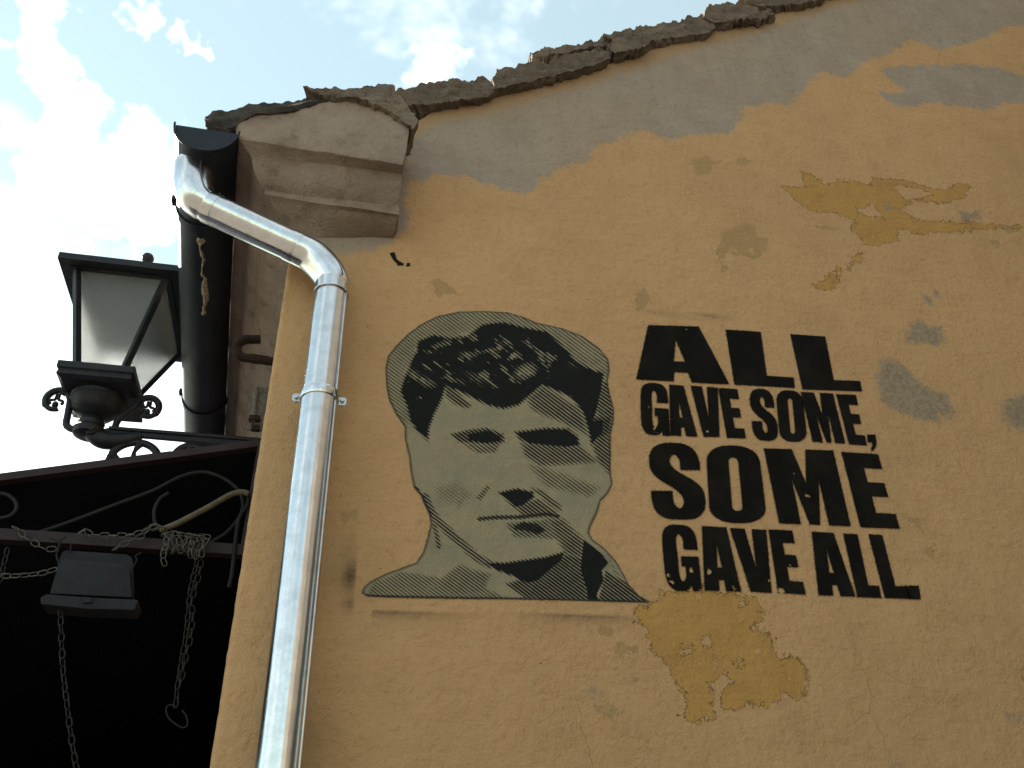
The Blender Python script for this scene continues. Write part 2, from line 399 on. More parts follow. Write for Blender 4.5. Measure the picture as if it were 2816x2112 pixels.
def mat_letter():
    m, N = newmat('black_spray_paint'); p = pos(N)
    d = at(N, 'sdf')
    e = N.math('ADD', d, N.math('MULTIPLY', N.math('SUBTRACT', N.noise(p, 160.0, 4.0, 0.7), 0.5), 0.005))
    core = N.sstep(e, 0.0012, -0.0008)
    spray = N.math('GREATER_THAN', N.noise(p, 420.0, 2.0, 0.6), N.math('ADD', 0.50, N.math('MULTIPLY', d, 26.0)))
    halo = N.math('MULTIPLY', spray, N.sstep(d, 0.010, 0.0005))
    a = N.math('MAXIMUM', core, N.math('MULTIPLY', halo, 0.75))
    ch = N.math('ADD', at(N, 'chip'), N.math('MULTIPLY', N.math('SUBTRACT', N.noise(p, 55.0, 6.0, 0.72), 0.5), 1.0))
    a = N.math('MULTIPLY', a, N.sstep(ch, 0.30, 0.27))
    c = N.mix(N.sstep(N.noise(p, 9.0, 5.0, 0.6), 0.4, 0.7), (0.0075, 0.007, 0.0065, 1), (0.013, 0.012, 0.0105, 1))
    return finish(N, m, c, 0.75, 0.0, stucco(N, p), 0.5, 0.006, 0.03, alpha=a)
M['letter'] = mat_letter()

def mat_portrait():
    m, N = newmat('stencil_paint'); p = pos(N)
    d = at(N, 'sdf'); tone = at(N, 'tone')
    e = N.math('ADD', d, N.math('MULTIPLY', N.math('SUBTRACT', N.noise(p, 160.0, 4.0, 0.7), 0.5), 0.006))
    core = N.sstep(e, 0.0014, -0.001)
    spray = N.math('GREATER_THAN', N.noise(p, 420.0, 2.0, 0.6), N.math('ADD', 0.53, N.math('MULTIPLY', d, 26.0)))
    a = N.math('MAXIMUM', core, N.math('MULTIPLY', N.math('MULTIPLY', spray, N.sstep(d, 0.009, 0.0)), 0.6))
    ph = N.math('ADD', at(N, 'phase'), N.math('MULTIPLY', N.noise(p, 5.0, 3.0), 0.9))
    s = N.math('ADD', 0.5, N.math('MULTIPLY', N.math('SINE', N.math('MULTIPLY', ph, 2*math.pi)), 0.5))
    th = N.math('ADD', N.math('MULTIPLY', s, 0.66), 0.16)
    tn = N.math('ADD', tone, N.math('MULTIPLY', N.math('SUBTRACT', N.noise(p, 34.0, 5.0, 0.7), 0.5), 0.30))
    dark = N.sstep(N.math('SUBTRACT', tn, th), -0.10, 0.10)
    dark = N.math('MAXIMUM', dark, N.math('MULTIPLY', at(N, 'soft'), 0.9))
    light = N.mix(N.sstep(N.noise(p, 12.0, 5.0, 0.6), 0.35, 0.7), (0.272, 0.232, 0.150, 1), (0.220, 0.204, 0.140, 1))
    c = N.mix(dark, light, (0.0095, 0.0105, 0.0105, 1))
    edge = N.sstep(d, 0.0015, -0.0005)
    rim = N.math('MULTIPLY', N.sstep(d, -0.009, 0.001), 0.9)
    c = N.mix(rim, c, (0.03, 0.03, 0.027, 1))
    return finish(N, m, c, 0.8, 0.0, stucco(N, p), 0.9, 0.008, 0.1, alpha=a)
M['portrait'] = mat_portrait()

# ================================================================== the setting: ground
KF = -0.078                                              # the front wall leans off square by this much per metre
def fx(y): return KF*y
g = obj('ground', [(-60, -60, 0), (60, -60, 0), (60, 60, 0), (-60, 60, 0)], [(0, 1, 2, 3)], M['paving'])
tag(g, kind='structure')

# ================================================================== unseen houses added to bounce and block light, mirrored in the pipe
M['stone'] = mat_simple('pale_render', (0.22, 0.19, 0.15), 0.9, 0.0, 0.2, 1.5, 25, 0.4, 0.15)
M['shade_house'] = mat_simple('grey_brown_render', (0.12, 0.10, 0.075), 0.9, 0.0, 0.2, 1.5, 25, 0.4, 0.15)
M['shutter'] = mat_simple('dark_shutter', (0.07, 0.06, 0.05), 0.7)
M['tile'] = mat_simple('roof_tile', (0.28, 0.15, 0.09), 0.9, 0.0, 0.4, 6, 30, 0.5, 0.15)
opp = empty('added_bounce_house', (7.0, -9.0, 0), 'pale shuttered house added out of view to bounce light onto the gable wall', 'building')
ox0, ox1, oy0, oy1, oz = 2.6, 14.0, -12.0, -7.0, 7.5
mb0 = MB(); mb0.box(((ox0+ox1)/2, (oy0+oy1)/2, oz/2), (ox1-ox0, oy1-oy0, oz)); mb0.build('wall', M['stone'], opp)
mb0 = MB(); mb0.loft([[(ox0-0.3, oy1+0.3, oz), (ox0-0.3, (oy0+oy1)/2, oz+1.2), (ox0-0.3, oy0-0.3, oz)], [(ox1+0.3, oy1+0.3, oz), (ox1+0.3, (oy0+oy1)/2, oz+1.2), (ox1+0.3, oy0-0.3, oz)]]); mb0.build('roof', M['tile'], opp)
for wx in (3.0, 6.0, 9.0, 12.0):
    for wz in (1.5, 4.6):
        mb0 = MB(); mb0.box((wx, oy1+0.02, wz+0.7), (1.0, 0.06, 1.5)); mb0.build('window', M['shutter'], opp)

nb = empty('added_shade_house', (6.5, -4.0, 0), 'dark rendered house added outside the frame on the right to shade the gable wall', 'building')  # added to keep sky light off the right of the wall
mb0 = MB(); mb0.box((6.6, -3.9, 4.2), (4.6, 6.6, 8.4)); mb0.build('wall', M['shade_house'], nb)
mb0 = MB(); mb0.loft([[(4.1, -0.45, 8.4), (6.6, -0.45, 9.5), (9.1, -0.45, 8.4)], [(4.1, -7.0, 8.4), (6.6, -7.0, 9.5), (9.1, -7.0, 8.4)]]); mb0.build('roof', M['tile'], nb)
for wy in (-2.0, -4.6):
    for wz in (1.0, 3.9):
        mb0 = MB(); mb0.box((4.29, wy, wz+0.7), (0.06, 1.0, 1.5)); mb0.build('window', M['shutter'], nb)

# ================================================================== the building
bld = empty('building', (2.0, 2.0, 0), 'ochre plastered house with stone slab verge, moulded cornice and stencilled gable wall', 'building')

def wally(x, z):
    x = np.asarray(x, float); z = np.asarray(z, float)
    return 0.003*np.sin(2.1*x+1.3*z)*np.sin(1.7*z-0.6*x+0.4) + 0.0015*np.sin(7.3*x-3.1*z+1.0)*np.sin(5.9*z+2.2*x)

def z8(x, y): return zc(x, y, 1000, 0, 1.58)
def z2(x, y): return zc(x, y, 400, 200, 2.765)
# verge stones: upper and lower outline of each, as seen
SLABS = [
    ([z2(*q) for q in ((1190, 225), (1330, 145), (1500, 115), (1600, 125), (1780, 85), (1880, 100), (1930, 170), (2050, 330), (2062, 395))],
     [z2(*q) for q in ((1400, 230), (1640, 230), (1800, 300), (2010, 445))], -0.212, -0.184),
    ([z8(*q) for q in ((120, 420), (150, 392), (210, 390), (250, 365), (340, 350), (480, 345), (535, 326), (553, 350))],
     [z8(*q) for q in ((190, 500), (230, 492), (330, 487), (552, 447))], -0.045, 0.0),
    ([z8(*q) for q in ((556, 330), (600, 300), (690, 270), (740, 262), (800, 265), (890, 235), (960, 225), (1020, 205), (1062, 215))],
     [z8(*q) for q in ((554, 426), (780, 376), (1000, 317), (1062, 290))], -0.05, 0.0),
    ([z8(*q) for q in ((725, 262), (740, 245), (830, 205), (870, 203), (920, 212), (990, 210))],
     [z8(*q) for q in ((730, 290), (890, 262), (990, 240))], -0.02, 0.03),
    ([z8(*q) for q in ((1064, 195), (1090, 172), (1150, 150), (1200, 146), (1234, 178))],
     [z8(*q) for q in ((1064, 273), (1190, 257), (1234, 226))], -0.06, 0.0),
    ([z8(*q) for q in ((985, 208), (1040, 153), (1090, 163), (1110, 185))],
     [z8(*q) for q in ((1000, 240), (1060, 235), (1110, 220))], -0.02, 0.03),
    ([z8(*q) for q in ((1045, 157), (1120, 138), (1230, 113), (1330, 94), (1480, 65), (1516, 92))],
     [z8(*q) for q in ((1150, 235), (1236, 217), (1380, 191), (1480, 176), (1514, 148))], -0.045, 0.0),
    ([z8(*q) for q in ((1478, 62), (1490, 25), (1560, 10), (1640, 18), (1710, 35), (1770, 75), (1783, 92))],
     [z8(*q) for q in ((1516, 143), (1640, 123), (1720, 119), (1780, 100))], -0.055, 0.0),
    ([z8(*q) for q in ((1640, 20), (1660, 0), (1760, -25), (1900, -50), (2000, -70))],
     [z8(*q) for q in ((1740, 66), (1900, 47), (1990, 22), (2006, -2))], -0.045, 0.0),
    ([z8(*q) for q in ((2000, -70), (2150, -100), (2400, -150))],
     [z8(*q) for q in ((2008, 0), (2200, -45), (2400, -85))], -0.05, 0.0),
    ([z8(*q) for q in ((2402, -155), (2600, -190), (2800, -230))],
     [z8(*q) for q in ((2402, -88), (2600, -130), (2800, -170))], -0.045, 0.0),
]
# line where the stones meet the wall
VERGE = [(-0.25, 3.75)] + [tuple(P(*q, 0.0)[[0, 2]]) for q in [(700, 235), (885, 285)] + [z8(*q) for q in ((330, 487), (552, 447), (780, 376), (1000, 317), (1190, 257), (1380, 191), (1640, 123), (1900, 47), (2200, -45), (2800, -170))]]
vx = np.array([q[0] for q in VERGE]); vz = np.array([q[1] for q in VERGE])
def vergez(x):
    return np.where(np.asarray(x) > vx[-1], vz[-1]+(np.asarray(x)-vx[-1])*(vz[-1]-vz[-2])/(vx[-1]-vx[-2]), np.interp(x, vx, vz))

# --- gable wall: one sheet of plaster that turns the corner
STEP = 0.0075
RC = 0.011
us = np.concatenate([[-0.75, -0.5, -0.3, -0.15, -0.08], np.arange(-0.045, 4.6, STEP)])
zs = np.concatenate([[0.0, 0.5, 1.0, 1.4], np.arange(1.62, 7.4, STEP)])
UU, ZZ = np.meshgrid(us, zs)
jit = np.array([[0.0]]) + 0
zn = np.array([mnoise.fractal(Vector((z*24.0, 3.1, 0.0)), 1.0, 2.0, 5) for z in zs])
edge = (0.0013*zn)[:, None]                               # ragged arris
ang = np.clip((UU/RC+1.0)*math.pi/4, 0, None)            # u=-RC .. RC wraps the arris
arc = np.clip((UU+RC)/(2*RC), 0, 1)
th = (1-arc)*math.pi/2
X = np.where(UU > RC, UU, RC - RC*np.sin(th)); Y = np.where(UU > RC, 0.0, RC - RC*np.cos(th))
Y = np.where(UU < -RC, RC + (-RC-UU), Y); X = np.where(UU < -RC, fx(Y), X)
fall = np.exp(-np.clip(UU, 0, None)/0.012)
X = X + edge*fall; Y = Y + wally(X, ZZ)*np.clip(UU/0.1, 0, 1)
top = vergez(np.clip(X, 0, None)) + 0.03
nu, nzs = len(us), len(zs)
keep = (ZZ < top+STEP*1.5)
idx = np.where(keep.ravel(), np.cumsum(keep.ravel())-1, -1).reshape(nzs, nu)
ZC = np.minimum(ZZ, top)
verts = np.stack([X.ravel(), Y.ravel(), ZC.ravel()], 1)[keep.ravel()]
a, b, c, d = idx[:-1, :-1], idx[:-1, 1:], idx[1:, 1:], idx[1:, :-1]
ok = (a >= 0) & (b >= 0) & (c >= 0) & (d >= 0)
faces = np.stack([a[ok], b[ok], c[ok], d[ok]], 1)
def fastmesh(name, verts, faces, mat, parent=None, smooth=True):
    me = bpy.data.meshes.new(name)
    me.vertices.add(len(verts)); me.vertices.foreach_set('co', np.asarray(verts, np.float32).ravel())
    n = len(faces); me.loops.add(n*4); me.polygons.add(n)
    me.loops.foreach_set('vertex_index', np.asarray(faces, np.int32).ravel())
    me.polygons.foreach_set('loop_start', np.arange(0, 4*n, 4, dtype=np.int32))
    me.polygons.foreach_set('loop_total', np.full(n, 4, np.int32))
    if smooth: me.polygons.foreach_set('use_smooth', np.ones(n, bool))
    me.update(calc_edges=True); me.materials.append(mat)
    o = bpy.data.objects.new(name, me); link(o)
    if parent is not None:
        o.parent = parent; o.matrix_parent_inverse = Matrix.Translation(root_loc(parent)).inverted()
    return o
gw = fastmesh('gable_wall', verts, faces, M['wall'], bld)
VX, VZ = verts[:, 0], verts[:, 2]
def to_wall(pts): return np.array([P(x, y, 0.0)[[0, 2]] for x, y in pts])
def field(polys, holes=()):
    d = np.full(VX.shape, 0.5)
    for pl in polys:
        q = to_wall(pl); mg = 0.25
        s = (VX > q[:, 0].min()-mg) & (VX < q[:, 0].max()+mg) & (VZ > q[:, 1].min()-mg) & (VZ < q[:, 1].max()+mg)
        d[s] = np.minimum(d[s], sdf_poly(VX[s], VZ[s], q))
    for pl in holes:
        q = to_wall(pl); mg = 0.1
        s = (VX > q[:, 0].min()-mg) & (VX < q[:, 0].max()+mg) & (VZ > q[:, 1].min()-mg) & (VZ < q[:, 1].max()+mg)
        d[s] = np.maximum(d[s], -sdf_poly(VX[s], VZ[s], q))
    return d
r3 = lambda L: [zc(x, y, 2100, 0, 3.089) for x, y in L]
r4 = lambda L: [zc(x, y, 1800, 400, 2.177) for x, y in L]
r5 = lambda L: [zc(x, y, 1500, 1500, 1.681) for x, y in L]
cement = field([
    [(880, 230), (876, 375), (910, 395), (945, 375), (985, 385), (1005, 375), (1050, 400), (1110, 420), (1135, 415), (1165, 390), (1200, 365), (1260, 350), (1285, 320), (1330, 300),
     (1390, 280), (1440, 300), (1480, 290), (1530, 290), (1590, 285), (1600, 235), (1660, 225), (1710, 225), (1745, 180), (1780, 155), (1830, 170), (1860, 140), (1930, 110),
     (1970, 85), (2030, 105), (2080, 95), (2130, 80), (2170, 60), (2230, 50), (2500, -40), (2500, -500), (880, -300)],
    [(560, 480), (575, 560), (640, 545), (700, 552), (790, 545), (850, 522), (880, 490), (885, 330), (560, 300)],
    r3([(1000, 600), (1080, 570), (1300, 550), (1700, 540), (1950, 560), (2212, 640), (2300, 700), (2300, 860), (2050, 870), (1900, 930), (1600, 900), (1400, 880), (1300, 900),
        (1130, 920), (1040, 850), (970, 770), (1100, 800), (1230, 770), (1100, 700)])])
ochre = field([
    r4([(770, 250), (900, 250), (880, 160), (960, 185), (1020, 245), (1110, 205), (1290, 235), (1300, 190), (1420, 200), (1520, 215), (1690, 270), (1890, 220), (1850, 310), (1720, 350),
        (1560, 330), (1480, 380), (1570, 450), (1900, 462), (2190, 486), (1900, 504), (1600, 530), (1470, 490), (1450, 560), (1340, 600), (1270, 590), (1180, 510), (1200, 450),
        (1130, 420), (1080, 400), (940, 395), (880, 350), (800, 290)]),
    r4([(960, 850), (1040, 770), (1100, 730), (1110, 780), (1060, 870), (1020, 870)]), r4([(1160, 745), (1190, 660), (1245, 640), (1220, 700)]),
    r5([(415, 300), (480, 290), (540, 210), (620, 205), (700, 210), (860, 215), (990, 270), (1000, 330), (960, 390), (1050, 400), (1060, 500), (1110, 560), (1110, 500), (1190, 520),
        (1220, 620), (1200, 670), (1160, 720), (1110, 690), (1020, 740), (900, 760), (820, 740), (820, 680), (770, 640), (780, 780), (700, 820), (640, 800), (650, 690), (590, 610),
        (540, 500), (500, 500), (480, 380), (420, 340)])],
    [r4([(1420, 230), (1600, 250), (1680, 300), (1500, 325)]), r4([(1220, 380), (1310, 350), (1370, 430), (1250, 410)]),
     r5([(640, 460), (680, 465), (690, 500), (640, 505)]), r5([(720, 430), (755, 420), (765, 465), (725, 460)]), r5([(880, 510), (905, 515), (905, 545), (880, 545)]),
     r5([(905, 255), (945, 245), (950, 285), (910, 285)]), r5([(770, 640), (830, 590), (880, 640), (800, 680)])])
tan = field([
    r4([(225, 90), (300, 60), (340, 90), (410, 90), (350, 120), (350, 150), (290, 180), (240, 165)]), r4([(490, 80), (540, 65), (580, 95), (540, 120), (500, 105)]),
    r4([(410, 520), (540, 465), (610, 490), (610, 540), (680, 560), (670, 640), (590, 690), (520, 640), (480, 670), (440, 640), (400, 700), (460, 740), (410, 755), (370, 640), (400, 570)]),
    r4([(930, 485), (970, 480), (1100, 490), (1090, 502), (960, 498)]), r4([(2020, 570), (2060, 560), (2075, 590), (2050, 610)]), r4([(2080, 480), (2190, 500), (2120, 540)]),
    r5([(215, 760), (270, 730), (340, 750), (330, 800), (300, 810), (240, 790)]), r5([(300, 470), (350, 440), (420, 460), (410, 500), (340, 510)]), r5([(400, 615), (450, 630), (480, 665), (430, 645)]),
    r5([(1735, 20), (1790, -10), (1815, 20), (1780, 60)]), r5([(1640, -150), (1720, -130), (1740, -60), (1700, -90)]),
    r5([(245, 395), (300, 370), (320, 400), (270, 420)]),
    [(920, 605), (955, 605), (985, 632), (950, 640)], [(1368, 655), (1390, 620), (1402, 655), (1380, 672)], [(735, 1105), (775, 1095), (770, 1115), (745, 1130)]],
    [r4([(450, 610), (500, 620), (510, 660), (450, 640)]), r4([(560, 600), (600, 620), (580, 650)])])
grey = field([
    r4([(1350, 1290), (1480, 1280), (1560, 1400), (1660, 1470), (1760, 1500), (1790, 1600), (1690, 1660), (1560, 1640), (1450, 1590), (1340, 1540), (1325, 1400)]),
    r4([(1510, 1100), (1560, 1050), (1720, 1080), (1750, 1170), (1690, 1220), (1600, 1190), (1500, 1180)]), r4([(2070, 1560), (2130, 1500), (2212, 1490), (2300, 1550), (2300, 1700), (2100, 1700)]),
    r4([(1590, 880), (1650, 900), (1670, 950), (1620, 940)]), r4([(1670, 870), (1700, 860), (1705, 900), (1680, 910)]), r4([(1820, 400), (1950, 385), (1960, 440), (1850, 455)]),
    r4([(1385, 355), (1410, 350), (1430, 380), (1395, 385)]), r5([(195, 650), (230, 640), (255, 680), (225, 705), (190, 685)]), r5([(1590, 995), (1640, 985), (1680, 1029), (1600, 1029)]),
    r5([(2110, 770), (2180, 790), (2212, 790), (2212, 810), (2150, 800)])])
attr(gw.data, 'cement', cement); attr(gw.data, 'ochre', ochre); attr(gw.data, 'tan', tan); attr(gw.data, 'grey', grey)
hole = field([[(843, 548), (852, 546), (858, 560), (868, 566), (872, 573), (860, 574), (848, 562)], [(876, 570), (888, 568), (888, 574), (878, 576)]])
attr(gw.data, 'hole', hole)
# dark smudges: spray along the stencil sheet edges, others by pipe and corner
smudge = np.zeros(VX.shape)
def blob(px, py, rx, rz, amt):
    global smudge
    q = P(px, py, 0.0); g2 = ((VX-q[0])/rx)**2+((VZ-q[2])/rz)**2
    smudge = np.maximum(smudge, amt*np.exp(-g2))
blob(757, 1243, 0.022, 0.045, 0.75); blob(752, 1200, 0.025, 0.05, 0.28); blob(758, 1303, 0.022, 0.018, 0.55); blob(745, 1225, 0.05, 0.08, 0.18)
blob(1425, 676, 0.08, 0.012, 0.22); blob(1535, 684, 0.06, 0.010, 0.42); blob(1480, 684, 0.10, 0.016, 0.15)
blob(650, 1620, 0.09, 0.07, 0.22); blob(735, 780, 0.05, 0.10, 0.12); blob(600, 640, 0.03, 0.03, 0.35)  # dark smudges beside the pipe and near the wall corner
def sootline(p0, p1, below, amt):
    global smudge
    A = P(*p0, 0.0)[[0, 2]]; B = P(*p1, 0.0)[[0, 2]]; dirv = (B-A)/np.linalg.norm(B-A); nrm = np.array([dirv[1], -dirv[0]])
    t = ((VX-A[0])*dirv[0]+(VZ-A[1])*dirv[1])/np.linalg.norm(B-A); h = (VX-A[0])*nrm[0]+(VZ-A[1])*nrm[1]
    prof = np.where(h > -0.002, np.exp(-np.clip(h, 0, None)/below), 0.0)
    var = 0.55+0.45*np.sin(t*9.0+0.6)
    smudge = np.maximum(smudge, np.where((t > 0) & (t < 1), amt*prof*var, 0.0))
sootline((790, 1319), (1372, 1331), 0.016, 0.62)
lx0 = P(771, 1170, 0.0); lx1 = P(760, 1340, 0.0)
lim = lx0[0]+(VZ-lx0[2])*(lx1[0]-lx0[0])/(lx1[2]-lx0[2])
smudge = np.where((VX > lim) & (VX < lim+0.05) & (VZ < lx0[2]+0.1) & (VZ > lx1[2]), 0.0, smudge)
attr(gw.data, 'smudge', smudge); attr(gw.data, 'vd', vergez(VX)-VZ)

# --- front wall, seen only as the other side of the corner, and back part of the house
fw = MB(); n = 10
fw.add([(fx(0.75), 0.75, 0), (fx(0.75), 0.75, 3.9), (fx(9), 9, 3.9), (fx(9), 9, 0)], [(0, 1, 2, 3)])
fw.build('front_wall', M['facade'], bld)
# --- roof body under the stone slabs
rb = MB(); xs = list(np.linspace(-0.15, 5.0, 24))
ring0 = [(x, 0.06, float(vergez(max(x, 0)))+0.02) for x in xs]; ring1 = [(x, 9.0, z) for x, y, z in ring0]
nr = len(xs)
rb.add(ring0+ring1+[(x, y, z+0.05) for x, y, z in ring0]+[(x, y, z+0.05) for x, y, z in ring1],
       [(i, i+1, nr+i+1, nr+i) for i in range(nr-1)]+[(2*nr+i, 2*nr+i+1, 3*nr+i+1, 3*nr+i) for i in range(nr-1)]+[(i, i+1, 2*nr+i+1, 2*nr+i) for i in range(nr-1)])
roof = rb.build('roof', M['mortar'], bld)
def resample(pts, n):
    pts = np.array(pts, float); s = np.concatenate([[0], np.cumsum(np.linalg.norm(np.diff(pts, axis=0), axis=1))]); t = np.linspace(0, s[-1], n)
    return np.stack([np.interp(t, s, pts[:, 0]), np.interp(t, s, pts[:, 1])], 1)
for k, (topl, botl, yf, yb) in enumerate(SLABS):
    n = 34; T = resample(topl, n); B = resample(botl, n)
    T = T + rng.normal(0, 1.0, T.shape)*np.array([0.6, 2.6]); B = B + rng.normal(0, 1.0, B.shape)*np.array([0.5, 1.3])
    rT = [P(x, y, yf) for x, y in T]; rB = [P(x, y, yb) for x, y in B]
    for i in range(n): rT[i][2] = max(rT[i][2], rB[i][2]+0.022)
    rM = [np.array([0.7*rB[i][0]+0.3*rT[i][0], yf+0.006, rB[i][2]-0.004]) for i in range(n)]
    rBk = [q+np.array([0, 0.20, 0.0]) for q in rB]; rTk = [np.array([q[0], 0.30, q[2]+0.005]) for q in rT]
    if k == 0: rBk = [q+np.array([0, 0.10, 0.0]) for q in rB]; rTk = [q+np.array([0, 0.16, 0.01]) for q in rT]
    rings = [[rT[i], rM[i], rB[i], rBk[i], rTk[i]] for i in range(n)]
    mb = MB(); mb.loft(rings); o = mb.build('roof_slab', M['slab'], None)
    rough_up(o, 0.012, 0.0105, 26.0, seed=3.7*k)
    o.parent = roof; o.matrix_parent_inverse = Matrix.Translation(Vector(bld.location)).inverted() @ Matrix.Identity(4)
bpy.context.view_layer.update()
for o in roof.children: o.matrix_parent_inverse = roof.matrix_world.inverted()

# --- moulded cornice that returns round the corner
PROF = [(0.187, 3.712, 871, 356), (0.150, 3.690, 869, 375), (0.143, 3.680, 868, 384), (0.139, 3.662, 867, 395), (0.131, 3.640, 866, 408), (0.118, 3.620, 864, 424), (0.104, 3.606, 863, 438), (0.094, 3.600, 862, 448),
        (0.093, 3.580, 861, 464), (0.078, 3.574, 859, 470), (0.068, 3.560, 857, 478), (0.045, 3.545, 855, 492), (0.020, 3.520, 852, 506), (-0.004, 3.500, 850, 516)]
NG, ND = 34, 90
rows = []
for (p, z, ex, ey) in PROF:
    e = P(ex, ey, -p); row = []
    for i in range(NG): t = i/(NG-1); row.append(np.array([e[0]*(1-t)+(-p)*t, -p, e[2]*(1-t)+z*t]))
    for j in range(1, ND): y = -p + (7.0+p)*(j/(ND-1))**1.6; row.append(np.array([-p+fx(y+p), y, z]))
    rows.append(row)
cv = [q for r in rows for q in r]; L = len(rows[0]); cf = [(i*L+j, i*L+j+1, (i+1)*L+j+1, (i+1)*L+j) for i in range(len(rows)-1) for j in range(L-1)]
# closed end of the return against the wall
endb = len(cv); cv += [np.array([r[0][0]+0.0, 0.01, r[0][2]]) for r in rows]
cf += [(i*L, (i+1)*L, endb+i+1, endb+i) for i in range(len(rows)-1)]
for i, q in enumerate(cv):
    if q[1] < 3:
        d = mnoise.noise_vector(Vector(q)*11.0)*0.0035 + mnoise.noise_vector(Vector(q)*40.0)*0.0012
        cv[i] = q+np.array(d)
co = obj('cornice', cv, cf, M['cornice'], bld)
for f in co.data.polygons: f.use_smooth = True
bmx = bmesh.new(); bmx.from_mesh(co.data); bmesh.ops.recalc_face_normals(bmx, faces=bmx.faces)
for e in bmx.edges:
    if len(e.link_faces) == 2 and e.calc_face_angle(0) > math.radians(38): e.smooth = False
bmx.to_mesh(co.data); bmx.free()
# the plain block above the mouldings, and the eave edge behind the gutter
face = [(508, 266), (522, 258), (536, 248), (580, 236), (640, 222), (720, 207), (790, 203), (840, 232), (886, 272), (879, 315), (871, 356), (515, 301)]
fr_ = [P(x, y, -0.187) for x, y in face]
mb = MB(); mb.loft([fr_, [q+np.array([0, 0.26, 0.0]) for q in fr_]])
blk = mb.build('cornice_block', M['cornice'], bld, bevel=0.006); rough_up(blk, 0.03, 0.003, 14.0, 2.0)
mb = MB(); mb.loft([[(-0.187, 0.07, 3.712), (-0.187, 0.07, 3.80), (0.05, 0.07, 3.9), (0.05, 0.07, 3.712)], [(-0.187+fx(7), 7, 3.712), (-0.187+fx(7), 7, 3.80), (0.05, 7, 3.9), (0.05, 7, 3.712)]])
mb.build('eave_board', M['cornice'], bld)
# dark mortar that beds the first stones, spilling over the gutter
mt = [z2(*q) for q in ((455, 340), (460, 325), (500, 300), (650, 275), (830, 240), (1000, 228), (1200, 208), (1400, 165), (1480, 140))]
mbm = [z2(*q) for q in ((457, 402), (560, 428), (640, 432), (690, 405), (730, 365), (800, 322), (1000, 308), (1200, 268), (1400, 205), (1480, 175))]
T = resample(mt, 22); B = resample(mbm, 22); mid = (T+B)/2
rings = [[P(*T[i], -0.15), P(*mid[i], -0.196), P(*B[i], -0.192), P(*B[i], -0.10)+np.array([0, 0.3, 0.0]), P(*T[i], -0.15)+np.array([0, 0.5, 0.0])] for i in range(22)]
mb = MB(); mb.loft(rings); o = mb.build('mortar_bed', M['mortar'], bld); rough_up(o, 0.016, 0.010, 30.0, 5.0)

# ================================================================== eaves gutter
gut = empty('eaves_gutter', (-0.29, -0.2, 3.73), 'dark half-round eaves gutter running along the cornice, above the lantern', 'gutter')
GR = 0.0945; GX = -0.2805; GZ = 3.728
def gring(y, r, a0=180, a1=360, n=28, dz=0.0):
    cx = GX+fx(y+0.2)
    return [np.array([cx+r*math.cos(math.radians(a0+(a1-a0)*i/n)), y, GZ+dz+r*1.15*math.sin(math.radians(a0+(a1-a0)*i/n))]) for i in range(n+1)]
ys = list(np.linspace(-0.2, 0.3, 10))+list(np.linspace(0.4, 7.0, 30))
outer = [gring(y, GR) for y in ys]; inner = [gring(y, GR-0.003)[::-1] for y in ys]
mb = MB(); mb.loft([a+b for a, b in zip(outer, inner)]); mb.build('trough', M['gutter'], gut, smooth=True)
cap = gring(-0.192, GR-0.004); mb = MB(); mb.loft([cap, [q+np.array([0, 0.003, 0]) for q in cap]]); mb.build('end_cap', M['gutter'], gut)
lip = [q for q in gring(-0.201, GR)]; mb = MB(); mb.tube(lip, 0.0035, 8); mb.build('rolled_lip', M['gutter'], gut, smooth=True)
for yb in (0.13, 1.30):
    rg = [gring(yb-0.012, GR+0.001, 176, 364), gring(yb-0.012, GR+0.006, 176, 364), gring(yb+0.014, GR+0.006, 176, 364), gring(yb+0.014, GR+0.001, 176, 364)]
    mb = MB(); mb.loft([[rg[0][i], rg[1][i], rg[2][i], rg[3][i]] for i in range(29)]); 
    bo = mb.build('gutter_strap', M['gutter'], gut, smooth=True)
    e = gring(yb, GR+0.006)[0]; mb = MB(); mb.box(e+np.array([-0.004, 0, 0.004]), (0.014, 0.03, 0.022)); mb.build('strap_clip', M['gutter'], bo, bevel=0.002)
# pale sealant that has run along the underside
dr = MB(); pts = [(428, 520, .004), (433, 512, .010), (436, 520, .011), (432, 532, .003), (436, 545, .004), (440, 560, .005), (437, 575, .003), (436, 590, .005), (442, 600, .007), (440, 625, .009), (444, 645, .010), (441, 660, .006), (440, 677, .006)]
rings = []
for i, (x, y, w) in enumerate(pts):
    q0 = P(x, y, GZ-GR*1.15+0.004, axis=2); dx = q0[0]-(GX+fx(q0[1]+0.2)); zz = GZ-1.15*math.sqrt(max(GR**2-dx*dx, 0))-0.001
    w = w*random.uniform(1.2, 2.2)
    rings.append([q0*0+np.array([q0[0]-w, q0[1], zz+0.004]), np.array([q0[0], q0[1], zz-0.004]), np.array([q0[0]+w, q0[1], zz+0.004]), np.array([q0[0], q0[1], zz+0.005])])
dr.loft(rings); so_ = dr.build('sealant_run', M['foam'], gut); rough_up(so_, 0.01, 0.003, 60.0, 1.0)

